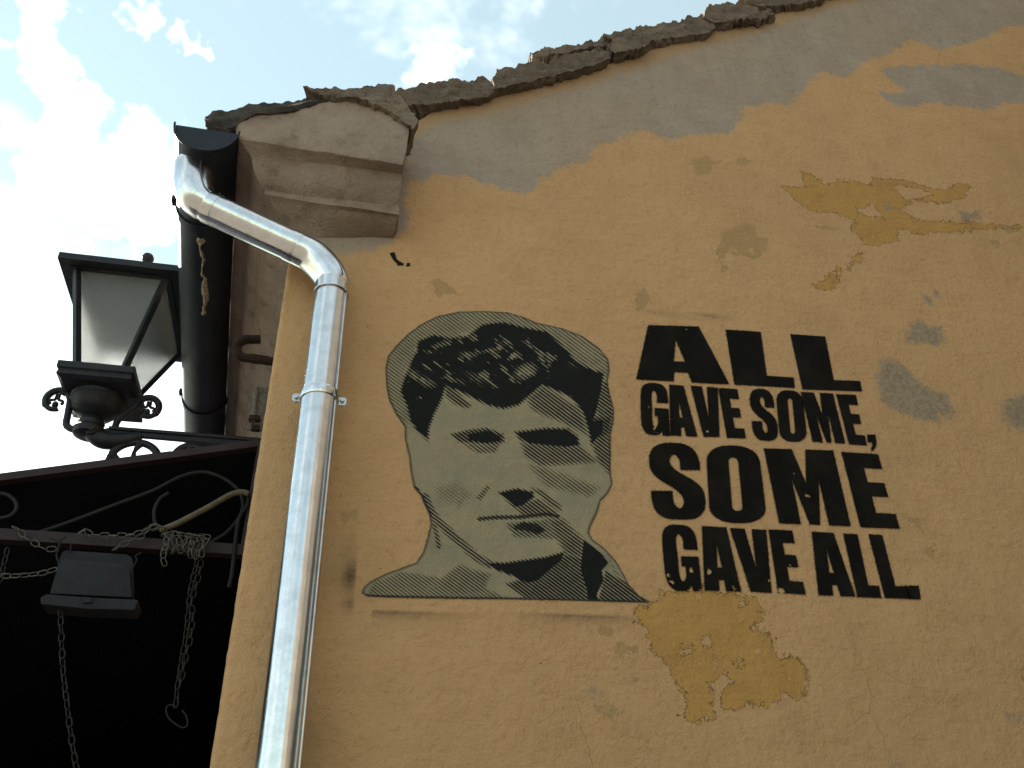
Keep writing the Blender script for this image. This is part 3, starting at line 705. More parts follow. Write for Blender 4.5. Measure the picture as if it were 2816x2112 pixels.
# ================================================================== downpipe
PX, PY = None, -0.085
q = P(603, 1640, PY); PX = q[0]
ztop = P(713, 612, PY)[2]; zcl = P(690, 858, PY)[2]
dp = empty('downpipe', (PX, PY, 0), 'shiny galvanised downpipe with swan neck running down the ochre gable wall', 'pipe')
R0 = 0.0475
def vtube(z0, z1, r, name, seg=48):
    mb = MB(); mb.tube([(PX, PY, z0), (PX, PY, z1)], r, seg); return mb.build(name, M['pipe'], dp, smooth=True)
lowp = vtube(0.03, zcl-0.01, R0, 'pipe_section'); upp = vtube(zcl-0.01, ztop+0.02, R0-0.0012, 'pipe_section')
col_ = vtube(ztop-0.045, ztop+0.012, R0+0.0016, 'pipe_collar')
mb = MB(); mb.lathe((PX, PY, ztop-0.047), [(R0-0.002, 0), (R0+0.004, 0.001), (R0+0.0045, 0.004), (R0+0.001, 0.008)], 48); mb.build('collar_bead', M['pipe'], dp, smooth=True)
for zz0, par in ((0.03, lowp), (zcl, upp)):
    a_ = math.radians(-28); sx_, sy_ = PX+(R0+0.0005)*math.cos(a_), PY+(R0+0.0005)*math.sin(a_)
    mb = MB(); mb.tube([(sx_, sy_, zz0), (sx_, sy_, zcl-0.02 if par is lowp else ztop-0.05)], 0.0022, 8)
    s_ = mb.build('lock_seam', M['pipe'], None, smooth=True); s_.parent = par; s_.matrix_parent_inverse = Matrix.Translation(Vector(dp.location)).inverted()
# swan neck: outlet under the gutter, bend, sloping length, bend
O0 = P(420, 352, -0.105); A1 = P(449, 447, -0.10); A2 = P(640, 536, -0.09)
d12 = (A2-A1)/np.linalg.norm(A2-A1)
out = np.array([O0[0]+0.012, -0.105, GZ-GR*1.15+0.02])
up_path = spline([np.array([P(419, 372, -0.105)[0], -0.105, GZ-GR*1.15+0.02]), P(419, 372, -0.105), P(418, 402, -0.105), P(428, 430, -0.103), A1, A1+d12*0.02], 8)
rr_ = [R0+0.0005+0.0135*max(0.0, 1-(i/(len(up_path)-9))**2.2) for i in range(len(up_path))]
mb = MB(); mb.tube(up_path, rr_, 40); el1 = mb.build('elbow', M['pipe'], dp, smooth=True)
mb = MB(); mb.tube([A1, A2+d12*0.01], R0+0.0015, 48); sp_ = mb.build('sloping_section', M['pipe'], dp, smooth=True)
lo_path = spline([A2-d12*0.02, A2+d12*0.01, P(678, 557, PY), P(704, 585, PY), (PX, PY, ztop+0.005), (PX, PY, ztop-0.02)], 8)
mb = MB(); mb.tube(lo_path, [R0-0.001+0.0065*math.sin(math.pi*i/(len(lo_path)-1)) for i in range(len(lo_path))], 40); el2 = mb.build('elbow', M['pipe'], dp, smooth=True)
for q_, dsg in ((A1+d12*0.001, 1), (A2+d12*0.009, -1)):
    mb = MB(); mb.lathe(q_, [(R0-0.002, 0), (R0+0.0032, 0.0), (R0+0.0036, 0.003), (R0+0.0030, 0.030), (R0-0.002, 0.0305)], 48, axis=tuple(d12*dsg)); mb.build('sleeve', M['pipe'], dp, smooth=True)
def seam(path, rad, side, par):
    path = [np.array(p) for p in path]; out_ = []
    for i, p in enumerate(path):
        t = path[min(i+1, len(path)-1)]-path[max(i-1, 0)]; t /= np.linalg.norm(t)
        s_ = np.array(side, float); s_ -= t*(s_@t); s_ /= np.linalg.norm(s_); out_.append(p+s_*(rad[i]+0.0004))
    mb = MB(); mb.tube(out_, 0.0021, 6); o = mb.build('elbow_seam', M['seam'], None, smooth=True); o.parent = par; o.matrix_parent_inverse = Matrix.Translation(Vector(dp.location)).inverted()
seam(up_path[6:], rr_[6:], (0.45, -1.0, 0.1), el1)
seam(lo_path[10:-6], [R0+0.003]*len(lo_path[10:-6]), (0.5, -0.9, 0.3), el2)
bpy.context.view_layer.update()
for par in (lowp, upp, el1, el2):
    for ch in par.children: ch.matrix_parent_inverse = par.matrix_world.inverted()
for q, nrm in (((A1+d12*0.012)+np.array([0.02, -0.03, 0.035]), None), ((A2-d12*0.0)+np.array([0.02, -0.03, 0.035]), None), (np.array([PX+0.022, PY-0.042, ztop-0.005]), None)):
    mb = MB(); mb.lathe(q, [(0.0035, -0.004), (0.004, 0.0), (0.002, 0.003)], 10, axis=(0.4, -0.8, 0.4)); mb.build('rivet', M['seam'], dp, smooth=True)
# wall clamp
cl_ = empty('pipe_clamp', (PX, PY, zcl), 'steel pipe clamp with two bolted lugs holding the shiny downpipe', 'clamp')
mb = MB(); mb.lathe((PX, PY, zcl-0.013), [(R0+0.0005, 0), (R0+0.003, 0.0), (R0+0.0045, 0.004), (R0+0.0035, 0.013), (R0+0.0045, 0.022), (R0+0.003, 0.026), (R0+0.0005, 0.026)], 48); mb.build('ring', M['pipe'], cl_, smooth=True)
for sx in (-1, 1):
    mb = MB()
    mb.loft([[np.array([PX+sx*(R0+0.001+dx), PY+0.012+dy, zcl+dz]) for dx, dz in ((0, -0.0125), (0.018, -0.0125), (0.023, -0.007), (0.023, 0.007), (0.018, 0.0125), (0, 0.0125))] for dy in (-0.0018, 0.0018)])
    lg = mb.build('lug', M['bolt'], cl_, bevel=0.0008)
    mb = MB(); mb.lathe((PX+sx*(R0+0.0125), PY+0.0095, zcl), [(0.006, 0), (0.006, 0.004), (0.004, 0.006)], 6, axis=(0, -1, 0)); mb.build('bolt', M['bolt'], cl_)
    mb = MB(); mb.tube([(PX+sx*(R0+0.0125), PY+0.012, zcl), (PX+sx*(R0+0.0125), PY+0.035, zcl)], 0.0025, 8); mb.build('bolt_shank', M['bolt'], cl_)
mb = MB(); mb.tube([(PX, PY+R0, zcl), (PX, 0.01, zcl)], 0.005, 10); mb.build('wall_stud', M['bolt'], cl_)

# ================================================================== stencilled lettering
def smooth_glyph(pts):
    """points flagged 1 are corners, others lie on curves"""
    n = len(pts); out = []
    for i in range(n):
        x, y, c0 = pts[i]; x1, y1, c1 = pts[(i+1) % n]
        if c0 and c1: out.append((x, y)); continue
        p1 = np.array((x, y)); p2 = np.array((x1, y1))
        p0 = np.array(pts[i-1][:2]) if not c0 else 2*p1-p2; p3 = np.array(pts[(i+2) % n][:2]) if not c1 else 2*p2-p1
        for k in range(4):
            t = k/4; out.append(tuple(0.5*((2*p1)+(-p0+p2)*t+(2*p0-5*p1+4*p2-p3)*t*t+(-p0+3*p1-3*p2+p3)*t**3)))
    return out
C = lambda L: [(x, y, 1) for x, y in L]
def rrect(x0, y0, x1, y1, rx, ry):
    o = []
    for cx, cy, a0 in ((x1-rx, y0+ry, -90), (x1-rx, y1-ry, 0), (x0+rx, y1-ry, 90), (x0+rx, y0+ry, 180)):
        for k in range(7): a = math.radians(a0+15*k); o.append((cx+rx*math.cos(a), cy+ry*math.sin(a)))
    return o
GLY = {
 'L': ([(0, 0), (.56, 0), (.56, .81), (1, .81), (1, 1), (0, 1)], []),
 'E': ([(0, 0), (1, 0), (1, .195), (.5, .195), (.5, .39), (.94, .39), (.94, .575), (.5, .575), (.5, .805), (1, .805), (1, 1), (0, 1)], []),
 'A': ([(.2, 0), (.8, 0), (1, 1), (.6, 1), (.575, .83), (.425, .83), (.40, 1), (0, 1)], [[(.5, .24), (.435, .64), (.565, .64)]]),
 'V': ([(0, 0), (.4, 0), (.5, .66), (.6, 0), (1, 0), (.78, 1), (.22, 1)], []),
 'M': ([(0, 0), (.40, 0), (.5, .46), (.60, 0), (1, 0), (1, 1), (.70, 1), (.695, .38), (.57, 1), (.43, 1), (.305, .38), (.30, 1), (0, 1)], []),
 'O': (rrect(0, 0, 1, 1, .42, .2), [rrect(.405, .15, .595, .85, .095, .06)]),
 'S': (smooth_glyph([(.98, .35, 1), (.6, .35, 1), (.6, .22, 0), (.5, .145, 0), (.41, .2, 0), (.42, .29, 0), (.55, .38, 0), (.82, .49, 0), (.97, .6, 0), (1, .74, 0), (.95, .88, 0), (.78, .98, 0), (.5, 1, 0), (.22, .98, 0), (.05, .88, 0), (0, .75, 0),
                     (0, .63, 1), (.4, .63, 1), (.4, .78, 0), (.5, .86, 0), (.59, .8, 0), (.58, .7, 0), (.45, .6, 0), (.18, .48, 0), (.03, .37, 0), (0, .24, 0), (.06, .1, 0), (.24, .02, 0), (.5, 0, 0), (.76, .02, 0), (.93, .11, 0), (.98, .23, 0)]), []),
 'G': (smooth_glyph([(1, .37, 1), (.6, .37, 1), (.6, .22, 0), (.5, .14, 0), (.4, .22, 0), (.4, .5, 0), (.4, .78, 0), (.5, .865, 0), (.6, .77, 0), (.6, .63, 1), (.5, .63, 1), (.5, .48, 1), (1, .48, 1), (1, 1, 1), (.76, 1, 1), (.72, .92, 1),
                     (.6, .985, 0), (.42, 1, 0), (.2, .98, 0), (.05, .88, 0), (0, .7, 0), (0, .3, 0), (.05, .11, 0), (.22, .02, 0), (.5, 0, 0), (.78, .02, 0), (.95, .11, 0), (1, .25, 0)]), []),
 ',': ([(.05, 0), (1, 0), (1, .45), (.85, .72), (.55, .95), (.4, .98), (.35, .84), (.55, .66), (.55, .45), (.05, .45)], []),
 '.': ([(0, 0), (1, 0), (1, 1), (0, 1)], []),
}
LET = [
 ('A', (72, 69), (538, 85), (615, 400), (100, 372)), ('L', (595, 100), (940, 122), (978, 422), (645, 402)), ('L', (955, 124), (1300, 146), (1352, 440), (1022, 430)),
 ('G', (122, 390), (270, 398), (288, 686), (130, 676)), ('A', (257, 400), (388, 410), (440, 690), (290, 682)), ('V', (403, 408), (552, 420), (596, 692), (441, 690)), ('E', (555, 420), (660, 430), (708, 700), (605, 697)),
 ('S', (725, 425), (855, 432), (895, 716), (752, 712)), ('O', (873, 434), (1020, 440), (1048, 722), (898, 720)), ('M', (1013, 446), (1190, 454), (1258, 732), (1078, 722)), ('E', (1210, 458), (1318, 462), (1378, 742), (1280, 735)), (',', (1378, 683), (1425, 683), (1440, 775), (1385, 775)),
 ('S', (165, 722), (440, 728), (498, 1152), (195, 1150)), ('O', (488, 738), (775, 745), (828, 1172), (510, 1168)), ('M', (808, 758), (1190, 772), (1290, 1190), (895, 1172)), ('E', (1237, 780), (1440, 792), (1563, 1203), (1345, 1195)),
 ('G', (235, 1178), (425, 1185), (465, 1550), (270, 1545)), ('A', (420, 1186), (645, 1200), (682, 1552), (480, 1545)), ('V', (620, 1200), (822, 1210), (897, 1560), (693, 1550)), ('E', (835, 1208), (965, 1214), (1042, 1567), (890, 1558)),
 ('A', (1035, 1218), (1235, 1231), (1318, 1580), (1115, 1570)), ('L', (1250, 1232), (1388, 1240), (1462, 1588), (1330, 1582)), ('L', (1390, 1236), (1524, 1243), (1615, 1592), (1482, 1588)), ('.', (1592, 1520), (1668, 1522), (1680, 1596), (1610, 1594)),
]
CHIPS = [(375, 95, 12, .35), (165, 120, 8, .2), (170, 530, 28, .22), (230, 500, 28, .16), (205, 650, 38, .26), (375, 590, 26, .16), (310, 540, 18, .18), (495, 660, 14, .3), (1050, 1025, 26, .3), (975, 900, 10, .3), (710, 880, 16, .14),
         (400, 1440, 26, .3), (280, 1465, 16, .34), (505, 1440, 26, .3), (300, 1500, 24, .3), (455, 1550, 18, .34), (500, 1525, 12, .3), (640, 1525, 40, .26), (840, 1490, 16, .32), (910, 1545, 26, .4), (955, 1405, 12, .28), (1180, 1560, 14, .25), (345, 1090, 12, .2), (830, 805, 12, .2)]
z7 = lambda x, y: zc(x, y, 1700, 860, 2.0233)
let = empty('stencilled_lettering', tuple(P(1650, 1000, 0.0)), 'black stencilled lettering reading ALL GAVE SOME, SOME GAVE ALL. on ochre wall', 'lettering')
chipw = [(to_wall([z7(x, y)])[0], r/2.0233/2240*2.9, a) for x, y, r, a in CHIPS]
PAINT = 0.0022
def paint_sheet(name, outline_list, holes, cell, margin, mat, parent, extra=None):
    allp = np.concatenate([np.asarray(o) for o in outline_list])
    x0, z0 = allp.min(0)-margin; x1, z1 = allp.max(0)+margin
    xs = np.arange(x0, x1+cell, cell); zs_ = np.arange(z0, z1+cell, cell)
    GX_, GZ_ = np.meshgrid(xs, zs_); sh = GX_.shape
    d = np.full(sh, 9.0)
    for o in outline_list: d = np.minimum(d, sdf_poly(GX_, GZ_, o))
    for h in holes: d = np.maximum(d, -sdf_poly(GX_, GZ_, h))
    near = d < margin
    cells = near[:-1, :-1] | near[1:, :-1] | near[:-1, 1:] | near[1:, 1:]
    vid = np.arange(GX_.size).reshape(sh)
    fa = np.stack([vid[:-1, :-1][cells], vid[:-1, 1:][cells], vid[1:, 1:][cells], vid[1:, :-1][cells]], 1)
    used = np.unique(fa); remap = np.full(GX_.size, -1); remap[used] = np.arange(len(used)); fa = remap[fa]
    px_, pz_ = GX_.ravel()[used], GZ_.ravel()[used]
    vv = np.stack([px_, wally(px_, pz_)-PAINT, pz_], 1)
    o = fastmesh(name, vv, fa, mat, parent)
    attr(o.data, 'sdf', d.ravel()[used])
    return o, px_, pz_
for ch, tl, tr, br, bl in LET:
    outl, hol = GLY[ch]
    def mapg(L):
        r = []
        for u, v in L:
            q = (np.array(tl)*(1-u)+np.array(tr)*u)*(1-v)+(np.array(bl)*(1-u)+np.array(br)*u)*v
            r.append(z7(*q))
        return to_wall(r)
    o, lx, lz = paint_sheet('letter', [mapg(outl)], [mapg(h) for h in hol], 0.0028, 0.0085, M['letter'], let)
    chip = np.full(lx.shape, -0.1)
    for c0, r, a_ in chipw: chip = np.maximum(chip, -0.1+(a_+0.12)*np.exp(-(((lx-c0[0])/r)**2+((lz-c0[1])/r)**2)))
    attr(o.data, 'chip', chip)

# ================================================================== stencilled portrait
z6 = lambda x, y: zc(x, y, 960, 820, 1.8433)
OUT = [(66, 1492), (75, 1465), (110, 1435), (190, 1395), (260, 1370), (340, 1340), (375, 1290), (400, 1210), (415, 1140), (405, 1090), (380, 1040), (365, 1000), (330, 960), (315, 890), (305, 800), (285, 720), (283, 650), (240, 590), (205, 520),
       (190, 440), (185, 350), (200, 290), (240, 240), (300, 180), (370, 130), (450, 90), (560, 68), (680, 65), (800, 72), (880, 95), (950, 125), (1080, 155), (1180, 195), (1260, 250), (1310, 310), (1318, 360), (1308, 430), (1320, 490), (1340, 560),
       (1340, 620), (1325, 690), (1325, 780), (1325, 880), (1335, 940), (1310, 990), (1275, 1025), (1255, 1090), (1225, 1150), (1215, 1190), (1235, 1225), (1290, 1265), (1350, 1330), (1385, 1390), (1415, 1450), (1470, 1510), (1532, 1543),
       (1350, 1538), (1100, 1530), (800, 1525), (500, 1522), (200, 1515), (90, 1510)]
outw = to_wall([z6(*q) for q in OUT])
por, px_, pz_ = paint_sheet('stencilled_portrait', [outw], [], 0.0028, 0.0085, M['portrait'], None)
tag(por, 'black and grey-green line stencil of a short-haired head and shoulders on wall', 'mural')
# stencil coordinates of every vertex (crop pixels): project back
dd = np.stack([px_, np.zeros_like(px_), pz_], 1)-CAM; zz = dd@AF
su = ((1408+FPX*(dd@AR)/zz)-960)*1.8433; sv = ((1056-FPX*(dd@AU)/zz)-820)*1.8433
tone = np.full(su.shape, 0.04); soft = np.zeros(su.shape)
def ss(x, a, b): t = np.clip((x-a)/(b-a), 0, 1); return t*t*(3-2*t)
def dark(poly, amt, blur, mode='max'):
    global tone
    w = ss(sdf_poly(su, sv, poly), blur, -blur)
    if mode == 'max': tone = np.maximum(tone, amt*w)
    elif mode == 'add': tone = tone + amt*w
def spot(cx, cy, rx, ry, amt, rot=0.0):
    global tone
    c_, s_ = math.cos(rot), math.sin(rot); ux = (su-cx)*c_+(sv-cy)*s_; uy = -(su-cx)*s_+(sv-cy)*c_
    tone = tone + amt*np.exp(-((ux/rx)**2+(uy/ry)**2))
def stroke(pts, w, amt):
    global tone
    d = np.full(su.shape, 1e9)
    for (ax, ay), (bx, by) in zip(pts[:-1], pts[1:]):
        t = np.clip(((su-ax)*(bx-ax)+(sv-ay)*(by-ay))/((bx-ax)**2+(by-ay)**2), 0, 1)
        d = np.minimum(d, np.hypot(su-ax-(bx-ax)*t, sv-ay-(by-ay)*t))
    tone = np.maximum(tone, amt*ss(d, w, w*0.3))
dark([(180, 60), (1340, 60), (1340, 420), (1200, 420), (900, 500), (500, 480), (300, 640), (180, 640)], 0.29, 30)           # lined halo round the hair
dark([(350, 215), (430, 185), (520, 200), (600, 185), (680, 130), (780, 120), (900, 150), (1000, 170), (1080, 240), (1150, 320), (1240, 370), (1290, 380), (1280, 480), (1260, 560), (1240, 620), (1300, 600), (1290, 680), (1230, 745), (1205, 640),
      (1180, 570), (1120, 500), (1050, 470), (980, 440), (920, 490), (860, 540), (780, 560), (700, 540), (640, 510), (560, 470), (490, 450), (470, 510), (430, 590), (405, 660), (400, 720), (350, 680), (310, 620), (290, 540), (260, 470), (280, 400), (310, 330), (340, 270)], 1.05, 16)
hairw = ss(sdf_poly(su, sv, [(340, 260), (600, 180), (900, 160), (1080, 260), (1000, 420), (700, 460), (420, 440), (300, 420)]), 30, -30)
nzv = np.array([mnoise.fractal(Vector(((a_*0.8+b_*0.6)*0.013, (-a_*0.6+b_*0.8)*0.030, 1.3)), 1.0, 2.0, 4) for a_, b_ in zip(su, sv)])
tone = tone - hairw*np.clip(nzv*1.1-0.14, 0, 0.5)
for a_ in [(895, 370, 60, 38, -.75, -.3), (600, 285, 60, 22, -.35, .2), (640, 400, 90, 26, -.32, .5), (400, 430, 55, 30, -.45, .4), (720, 262, 90, 14, -.35, -.2), (330, 380, 40, 30, -.3, 0), (820, 300, 30, 12, -.5, -.6), (560, 420, 60, 20, -.3, .5),
           (960, 270, 60, 14, -.3, .5), (520, 220, 50, 14, -.25, .3), (1130, 340, 60, 20, -.25, .6), (360, 505, 22, 8, -.5, 0), (1290, 560, 22, 60, -.55, .1)]: spot(*a_)
dark([(480, 445), (520, 440), (620, 545), (600, 560), (540, 540), (490, 500)], 0.62, 14)
dark([(900, 500), (985, 440), (1180, 570), (1215, 700), (1100, 640), (1000, 600), (920, 560)], 0.58, 26)
dark([(515, 690), (600, 668), (700, 656), (782, 688), (790, 728), (740, 745), (640, 738), (555, 730)], 0.72, 12); dark([(590, 690), (700, 665), (770, 695), (775, 725), (700, 738), (610, 725)], 1.0, 12)
dark([(838, 678), (920, 668), (1000, 658), (1110, 662), (1158, 700), (1170, 748), (1100, 757), (1000, 748), (910, 737), (865, 712)], 1.0, 14)
dark([(570, 735), (770, 735), (740, 785), (650, 785)], 0.45, 14)
dark([(870, 730), (1170, 745), (1260, 830), (1130, 840), (970, 850), (890, 800)], 0.55, 22); dark([(900, 840), (1000, 850), (1280, 960), (1220, 1010), (1000, 960)], 0.36, 34)
dark([(1215, 660), (1330, 650), (1330, 900), (1270, 840), (1235, 760)], 0.60, 18); dark([(1200, 560), (1240, 600), (1335, 590), (1325, 690), (1240, 730)], 0.75, 16)
dark([(1290, 420), (1320, 430), (1340, 600), (1270, 640), (1255, 560)], 0.62, 10)
dark([(755, 985), (850, 963), (932, 980), (940, 1008), (885, 1050), (842, 1060), (800, 1022)], 1.0, 12); dark([(925, 960), (980, 970), (1075, 1050), (1080, 1085), (1010, 1045)], 0.55, 16)
dark([(830, 1045), (960, 1015), (1060, 1085), (1000, 1112), (880, 1105)], 0.6, 16); dark([(640, 1015), (700, 945), (715, 960), (670, 1025)], 0.5, 12); stroke([(660, 1118), (740, 1110), (880, 1108), (1000, 1092), (1058, 1105)], 18, 0.6)
dark([(828, 1152), (880, 1130), (960, 1138), (1005, 1175), (960, 1202), (900, 1182), (842, 1178)], 0.85, 10); dark([(790, 1140), (1000, 1120), (1120, 1230), (980, 1215), (840, 1210)], 0.45, 16)
dark([(1000, 1115), (1085, 1115), (1200, 1235), (1190, 1320), (1100, 1300), (1060, 1230)], 0.58, 26)
dark([(675, 1338), (780, 1342), (900, 1326), (1000, 1312), (1092, 1285), (1080, 1330), (1020, 1380), (960, 1432), (900, 1447), (840, 1412), (760, 1382)], 1.05, 13)
dark([(880, 1420), (1100, 1295), (1190, 1320), (1200, 1420), (1215, 1532), (900, 1528), (790, 1450)], 0.68, 14)
dark([(1190, 1222), (1240, 1260), (1300, 1320), (1312, 1345), (1280, 1380), (1290, 1430), (1255, 1500), (1262, 1538), (1212, 1538), (1205, 1480), (1175, 1380), (1178, 1320)], 1.1, 5)
dark([(1290, 1425), (1300, 1380), (1400, 1440), (1520, 1542), (1262, 1538)], 0.66, 8); dark([(1310, 1300), (1400, 1440), (1340, 1400)], 0.3, 14)
dark([(90, 1500), (120, 1440), (260, 1385), (640, 1440), (800, 1520), (400, 1520)], 0.34, 14); dark([(430, 1440), (560, 1350), (720, 1400), (680, 1500), (520, 1510)], 0.42, 24)
stroke([(385, 1010), (420, 1090), (470, 1150), (560, 1235), (650, 1315), (710, 1350)], 34, 0.52); stroke([(335, 965), (375, 1010), (412, 1100)], 16, 0.8); stroke([(430, 1150), (445, 1200), (455, 1260)], 18, 0.5)
dark([(420, 950), (560, 920), (640, 1010), (560, 1080), (440, 1040)], 0.22, 40); stroke([(90, 1510), (500, 1521), (900, 1527), (1500, 1541)], 10, 0.9)
soft += 0.25*np.exp(-(((su-330)/60)**2+((sv-600)/60)**2)) + 0.18*np.exp(-(((su-530)/80)**2+((sv-985)/40)**2)) + 0.16*np.exp(-(((su-1230)/60)**2+((sv-830)/40)**2)) + 0.2*np.exp(-(((su-430)/40)**2+((sv-1240)/40)**2)) + 0.14*np.exp(-(((su-520)/70)**2+((sv-150)/40)**2)) + 0.3*np.exp(-(((su-1300)/30)**2+((sv-1340)/40)**2))
def soft_stroke(pts, w, amt):
    global soft
    d = np.full(su.shape, 1e9)
    for (ax, ay), (bx, by) in zip(pts[:-1], pts[1:]):
        t = np.clip(((su-ax)*(bx-ax)+(sv-ay)*(by-ay))/((bx-ax)**2+(by-ay)**2), 0, 1)
        d = np.minimum(d, np.hypot(su-ax-(bx-ax)*t, sv-ay-(by-ay)*t))
    soft = np.maximum(soft, amt*ss(d, w, w*0.2))
soft_stroke([(665, 1118), (740, 1110), (880, 1108)], 9, 0.75); soft_stroke([(860, 1108), (1000, 1092), (1060, 1104)], 13, 0.85)
an = math.radians(37); phase = (-su*math.sin(an)+sv*math.cos(an))/14.6
attr(por.data, 'tone', np.clip(tone, 0, 1.1)); attr(por.data, 'soft', np.clip(soft+0.24*np.clip(tone, 0, 0.9), 0, 1)); attr(por.data, 'phase', phase)

# ================================================================== wall lantern
LX, LY = P(232, 800, 0.77)[0], 0.77
zrim = P(122, 547, 0.55)[2]; ztray = P(140, 777, 0.64)[2]
zarm = P(330, 935, LY)[2]
lan = empty('wall_lantern', (LX, LY, zarm), 'black iron street lantern with frosted panes on a scrolled wall bracket', 'lantern')
HR = 0.215
DB = 0.17
def frame_sq(mb, h, z, w, t, c=(LX, LY), db=DB):
    for sx, sy, l in ((0, -1, 1), (0, 1, 1), (-1, 0, 0), (1, 0, 0)):
        if l: mb.box((c[0], c[1]+sy*(h-w/2)+(db if sy > 0 else 0), z), (2*h, w, t))
        else: mb.box((c[0]+sx*(h-w/2), c[1]+db/2, z), (w, 2*h-2*w-0.0005+db, t))
mb = MB(); frame_sq(mb, HR, zrim, 0.035, 0.03); rim = mb.build('top_rim', M['iron'], lan, bevel=0.002)
mb = MB(); q0 = [np.array([LX+sx*HR*0.97, LY+sy*HR*0.97+(DB if sy > 0 else 0), zrim+0.016]) for sx, sy in ((-1, -1), (1, -1), (1, 1), (-1, 1))]
q1 = [np.array([LX+sx*0.06, LY+DB/2+sy*0.06, zrim+0.16]) for sx, sy in ((-1, -1), (1, -1), (1, 1), (-1, 1))]; q2 = [np.array([LX+sx*0.05, LY+DB/2+sy*0.05, zrim+0.20]) for sx, sy in ((-1, -1), (1, -1), (1, 1), (-1, 1))]
mb.loft([q0, q1, q2]); hood = mb.build('hood', M['iron'], lan, bevel=0.002)
mb = MB(); fq = P(308, 562, LY)
mb.lathe((LX, LY+DB/2, zrim+0.198), [(0.05, 0), (0.042, 0.02), (0.02, 0.045), (0.012, 0.07), (0.022, 0.085), (0.026, 0.101), (0.02, 0.117), (0.004, 0.125)], 18); mb.build('finial', M['iron'], lan, smooth=True)
HT, HB = 0.158, 0.078
zt, zb = zrim-0.012, ztray+0.008
cor = {}
for sx in (-1, 1):
    for sy in (-1, 1):
        a_ = np.array([LX+sx*HT, LY+sy*HT+(DB if sy > 0 else 0), zt]); b_ = np.array([LX+sx*HB, LY+sy*HB+(0.05 if sy > 0 else 0), zb]); cor[(sx, sy)] = (a_, b_)
        mb = MB(); mb.bar(a_, b_, 0.022, 0.022, up=(sx, sy, 0)); mb.build('corner_bar', M['iron'], lan, bevel=0.002)
mb = MB(); frame_sq(mb, HT+0.02, zt, 0.03, 0.014); mb.build('pane_frame', M['iron'], lan)
for (k0, k1) in (((-1, -1), (1, -1)), ((1, -1), (1, 1)), ((1, 1), (-1, 1)), ((-1, 1), (-1, -1))):
    a0, b0 = cor[k0]; a1, b1 = cor[k1]; nrm = np.array([(k0[0]+k1[0])/2, (k0[1]+k1[1])/2, 0])*0.0015
    mb = MB(); mb.loft([[a0+nrm, a1+nrm, b1+nrm, b0+nrm], [a0-nrm, a1-nrm, b1-nrm, b0-nrm]]); mb.build('glass_pane', M['glass'], lan)
TH = 0.128
sq = lambda h, z: [np.array([LX+sx*h, LY+sy*h, z]) for sx, sy in ((-1, -1), (1, -1), (1, 1), (-1, 1))]
sqb = lambda h, z: [q+np.array([0, 0.05 if i > 1 else 0, 0]) for i, q in enumerate(sq(h, z))]
mb = MB(); mb.loft([sqb(TH, ztray), sqb(TH, ztray-0.026), sqb(TH-0.008, ztray-0.032), sqb(TH-0.004, ztray-0.052), sqb(TH-0.02, ztray-0.062)]); mb.build('base_tray', M['iron'], lan, bevel=0.002)
mb = MB(); mb.lathe((LX, LY, ztray-0.155), [(0.028, -0.03), (0.032, 0.0), (0.06, 0.012), (0.08, 0.035), (0.088, 0.062), (0.094, 0.068), (0.094, 0.082)], 28); mb.build('bowl', M['iron'], lan, smooth=True)
mb = MB(); mb.lathe((LX, LY, zarm-0.03), [(0.03, -0.01), (0.05, 0.0), (0.055, 0.02), (0.042, 0.035), (0.045, 0.05), (0.03, 0.075), (0.026, 0.1), (0.032, 0.12), (0.026, ztray-0.15-zarm+0.03)], 22); mb.build('stem', M['iron'], lan, smooth=True)
# scrolls that carry the tray
for sx, cc, ctip in ((-1, (122, 866), (118, 856)), (1, (320, 882), (327, 880))):
    c0 = P(*cc, LY); rr0 = 0.042
    ring = [c0+np.array([rr0*1.0*math.cos(t), 0, rr0*math.sin(t)*1.15]) for t in np.linspace(math.radians(90-sx*60), math.radians(90-sx*60)+(-sx)*(-1)*math.radians(-285)*(-1), 20)]
    # volute: runs up from the collar, over the top and curls in under the tray
    ts = np.linspace(0, 1, 26); vol = []
    for t in ts:
        aa = math.radians((5 if sx < 0 else 175)+(1 if sx < 0 else -1)*(290*t)); r_ = rr0*(1.05-0.32*t)
        vol.append(c0+np.array([r_*math.cos(aa), 0, r_*1.15*math.sin(aa)]))
    foot = [np.array([LX+sx*0.02, LY, zarm-0.02]), np.array([LX+sx*0.075, LY, zarm+0.0]), np.array([LX+sx*0.085, LY, (zarm+c0[2])/2-0.005])]
    path = spline(foot+vol[::3]+[vol[-1]], 4)
    mb = MB(); mb.tube(path, [0.0125 if i < len(path)*0.75 else 0.0095 for i in range(len(path))], 10); sc = mb.build('scroll', M['iron'], lan, smooth=True)
    mb = MB()
    for s2 in (-1, 1):
        tc_ = [c0+np.array([s2*0.004, 0, 0.028]), c0+np.array([s2*0.006, 0, 0.006]), c0+np.array([s2*0.018, 0, 0.002]), c0+np.array([s2*0.023, 0, -0.008]), c0+np.array([s2*0.016, 0, -0.013])]
        mb.tube(spline(tc_, 4), 0.0055, 8)
    mb.lathe(c0+np.array([0, 0, -0.018]), [(0.004, -0.012), (0.011, -0.004), (0.011, 0.006), (0.005, 0.014)], 10)
    lf = mb.build('scroll_leaf', M['iron'], lan, smooth=True)
    s_a = [np.array([LX+sx*(TH-0.02), LY, ztray-0.06]), c0+np.array([-sx*0.02, 0, rr0*1.05])]
    mb = MB(); mb.tube(spline([s_a[0], (s_a[0]+s_a[1])/2+np.array([sx*0.012, 0, 0.0]), s_a[1]], 6), 0.011, 10); mb.build('tray_stay', M['iron'], lan, smooth=True)
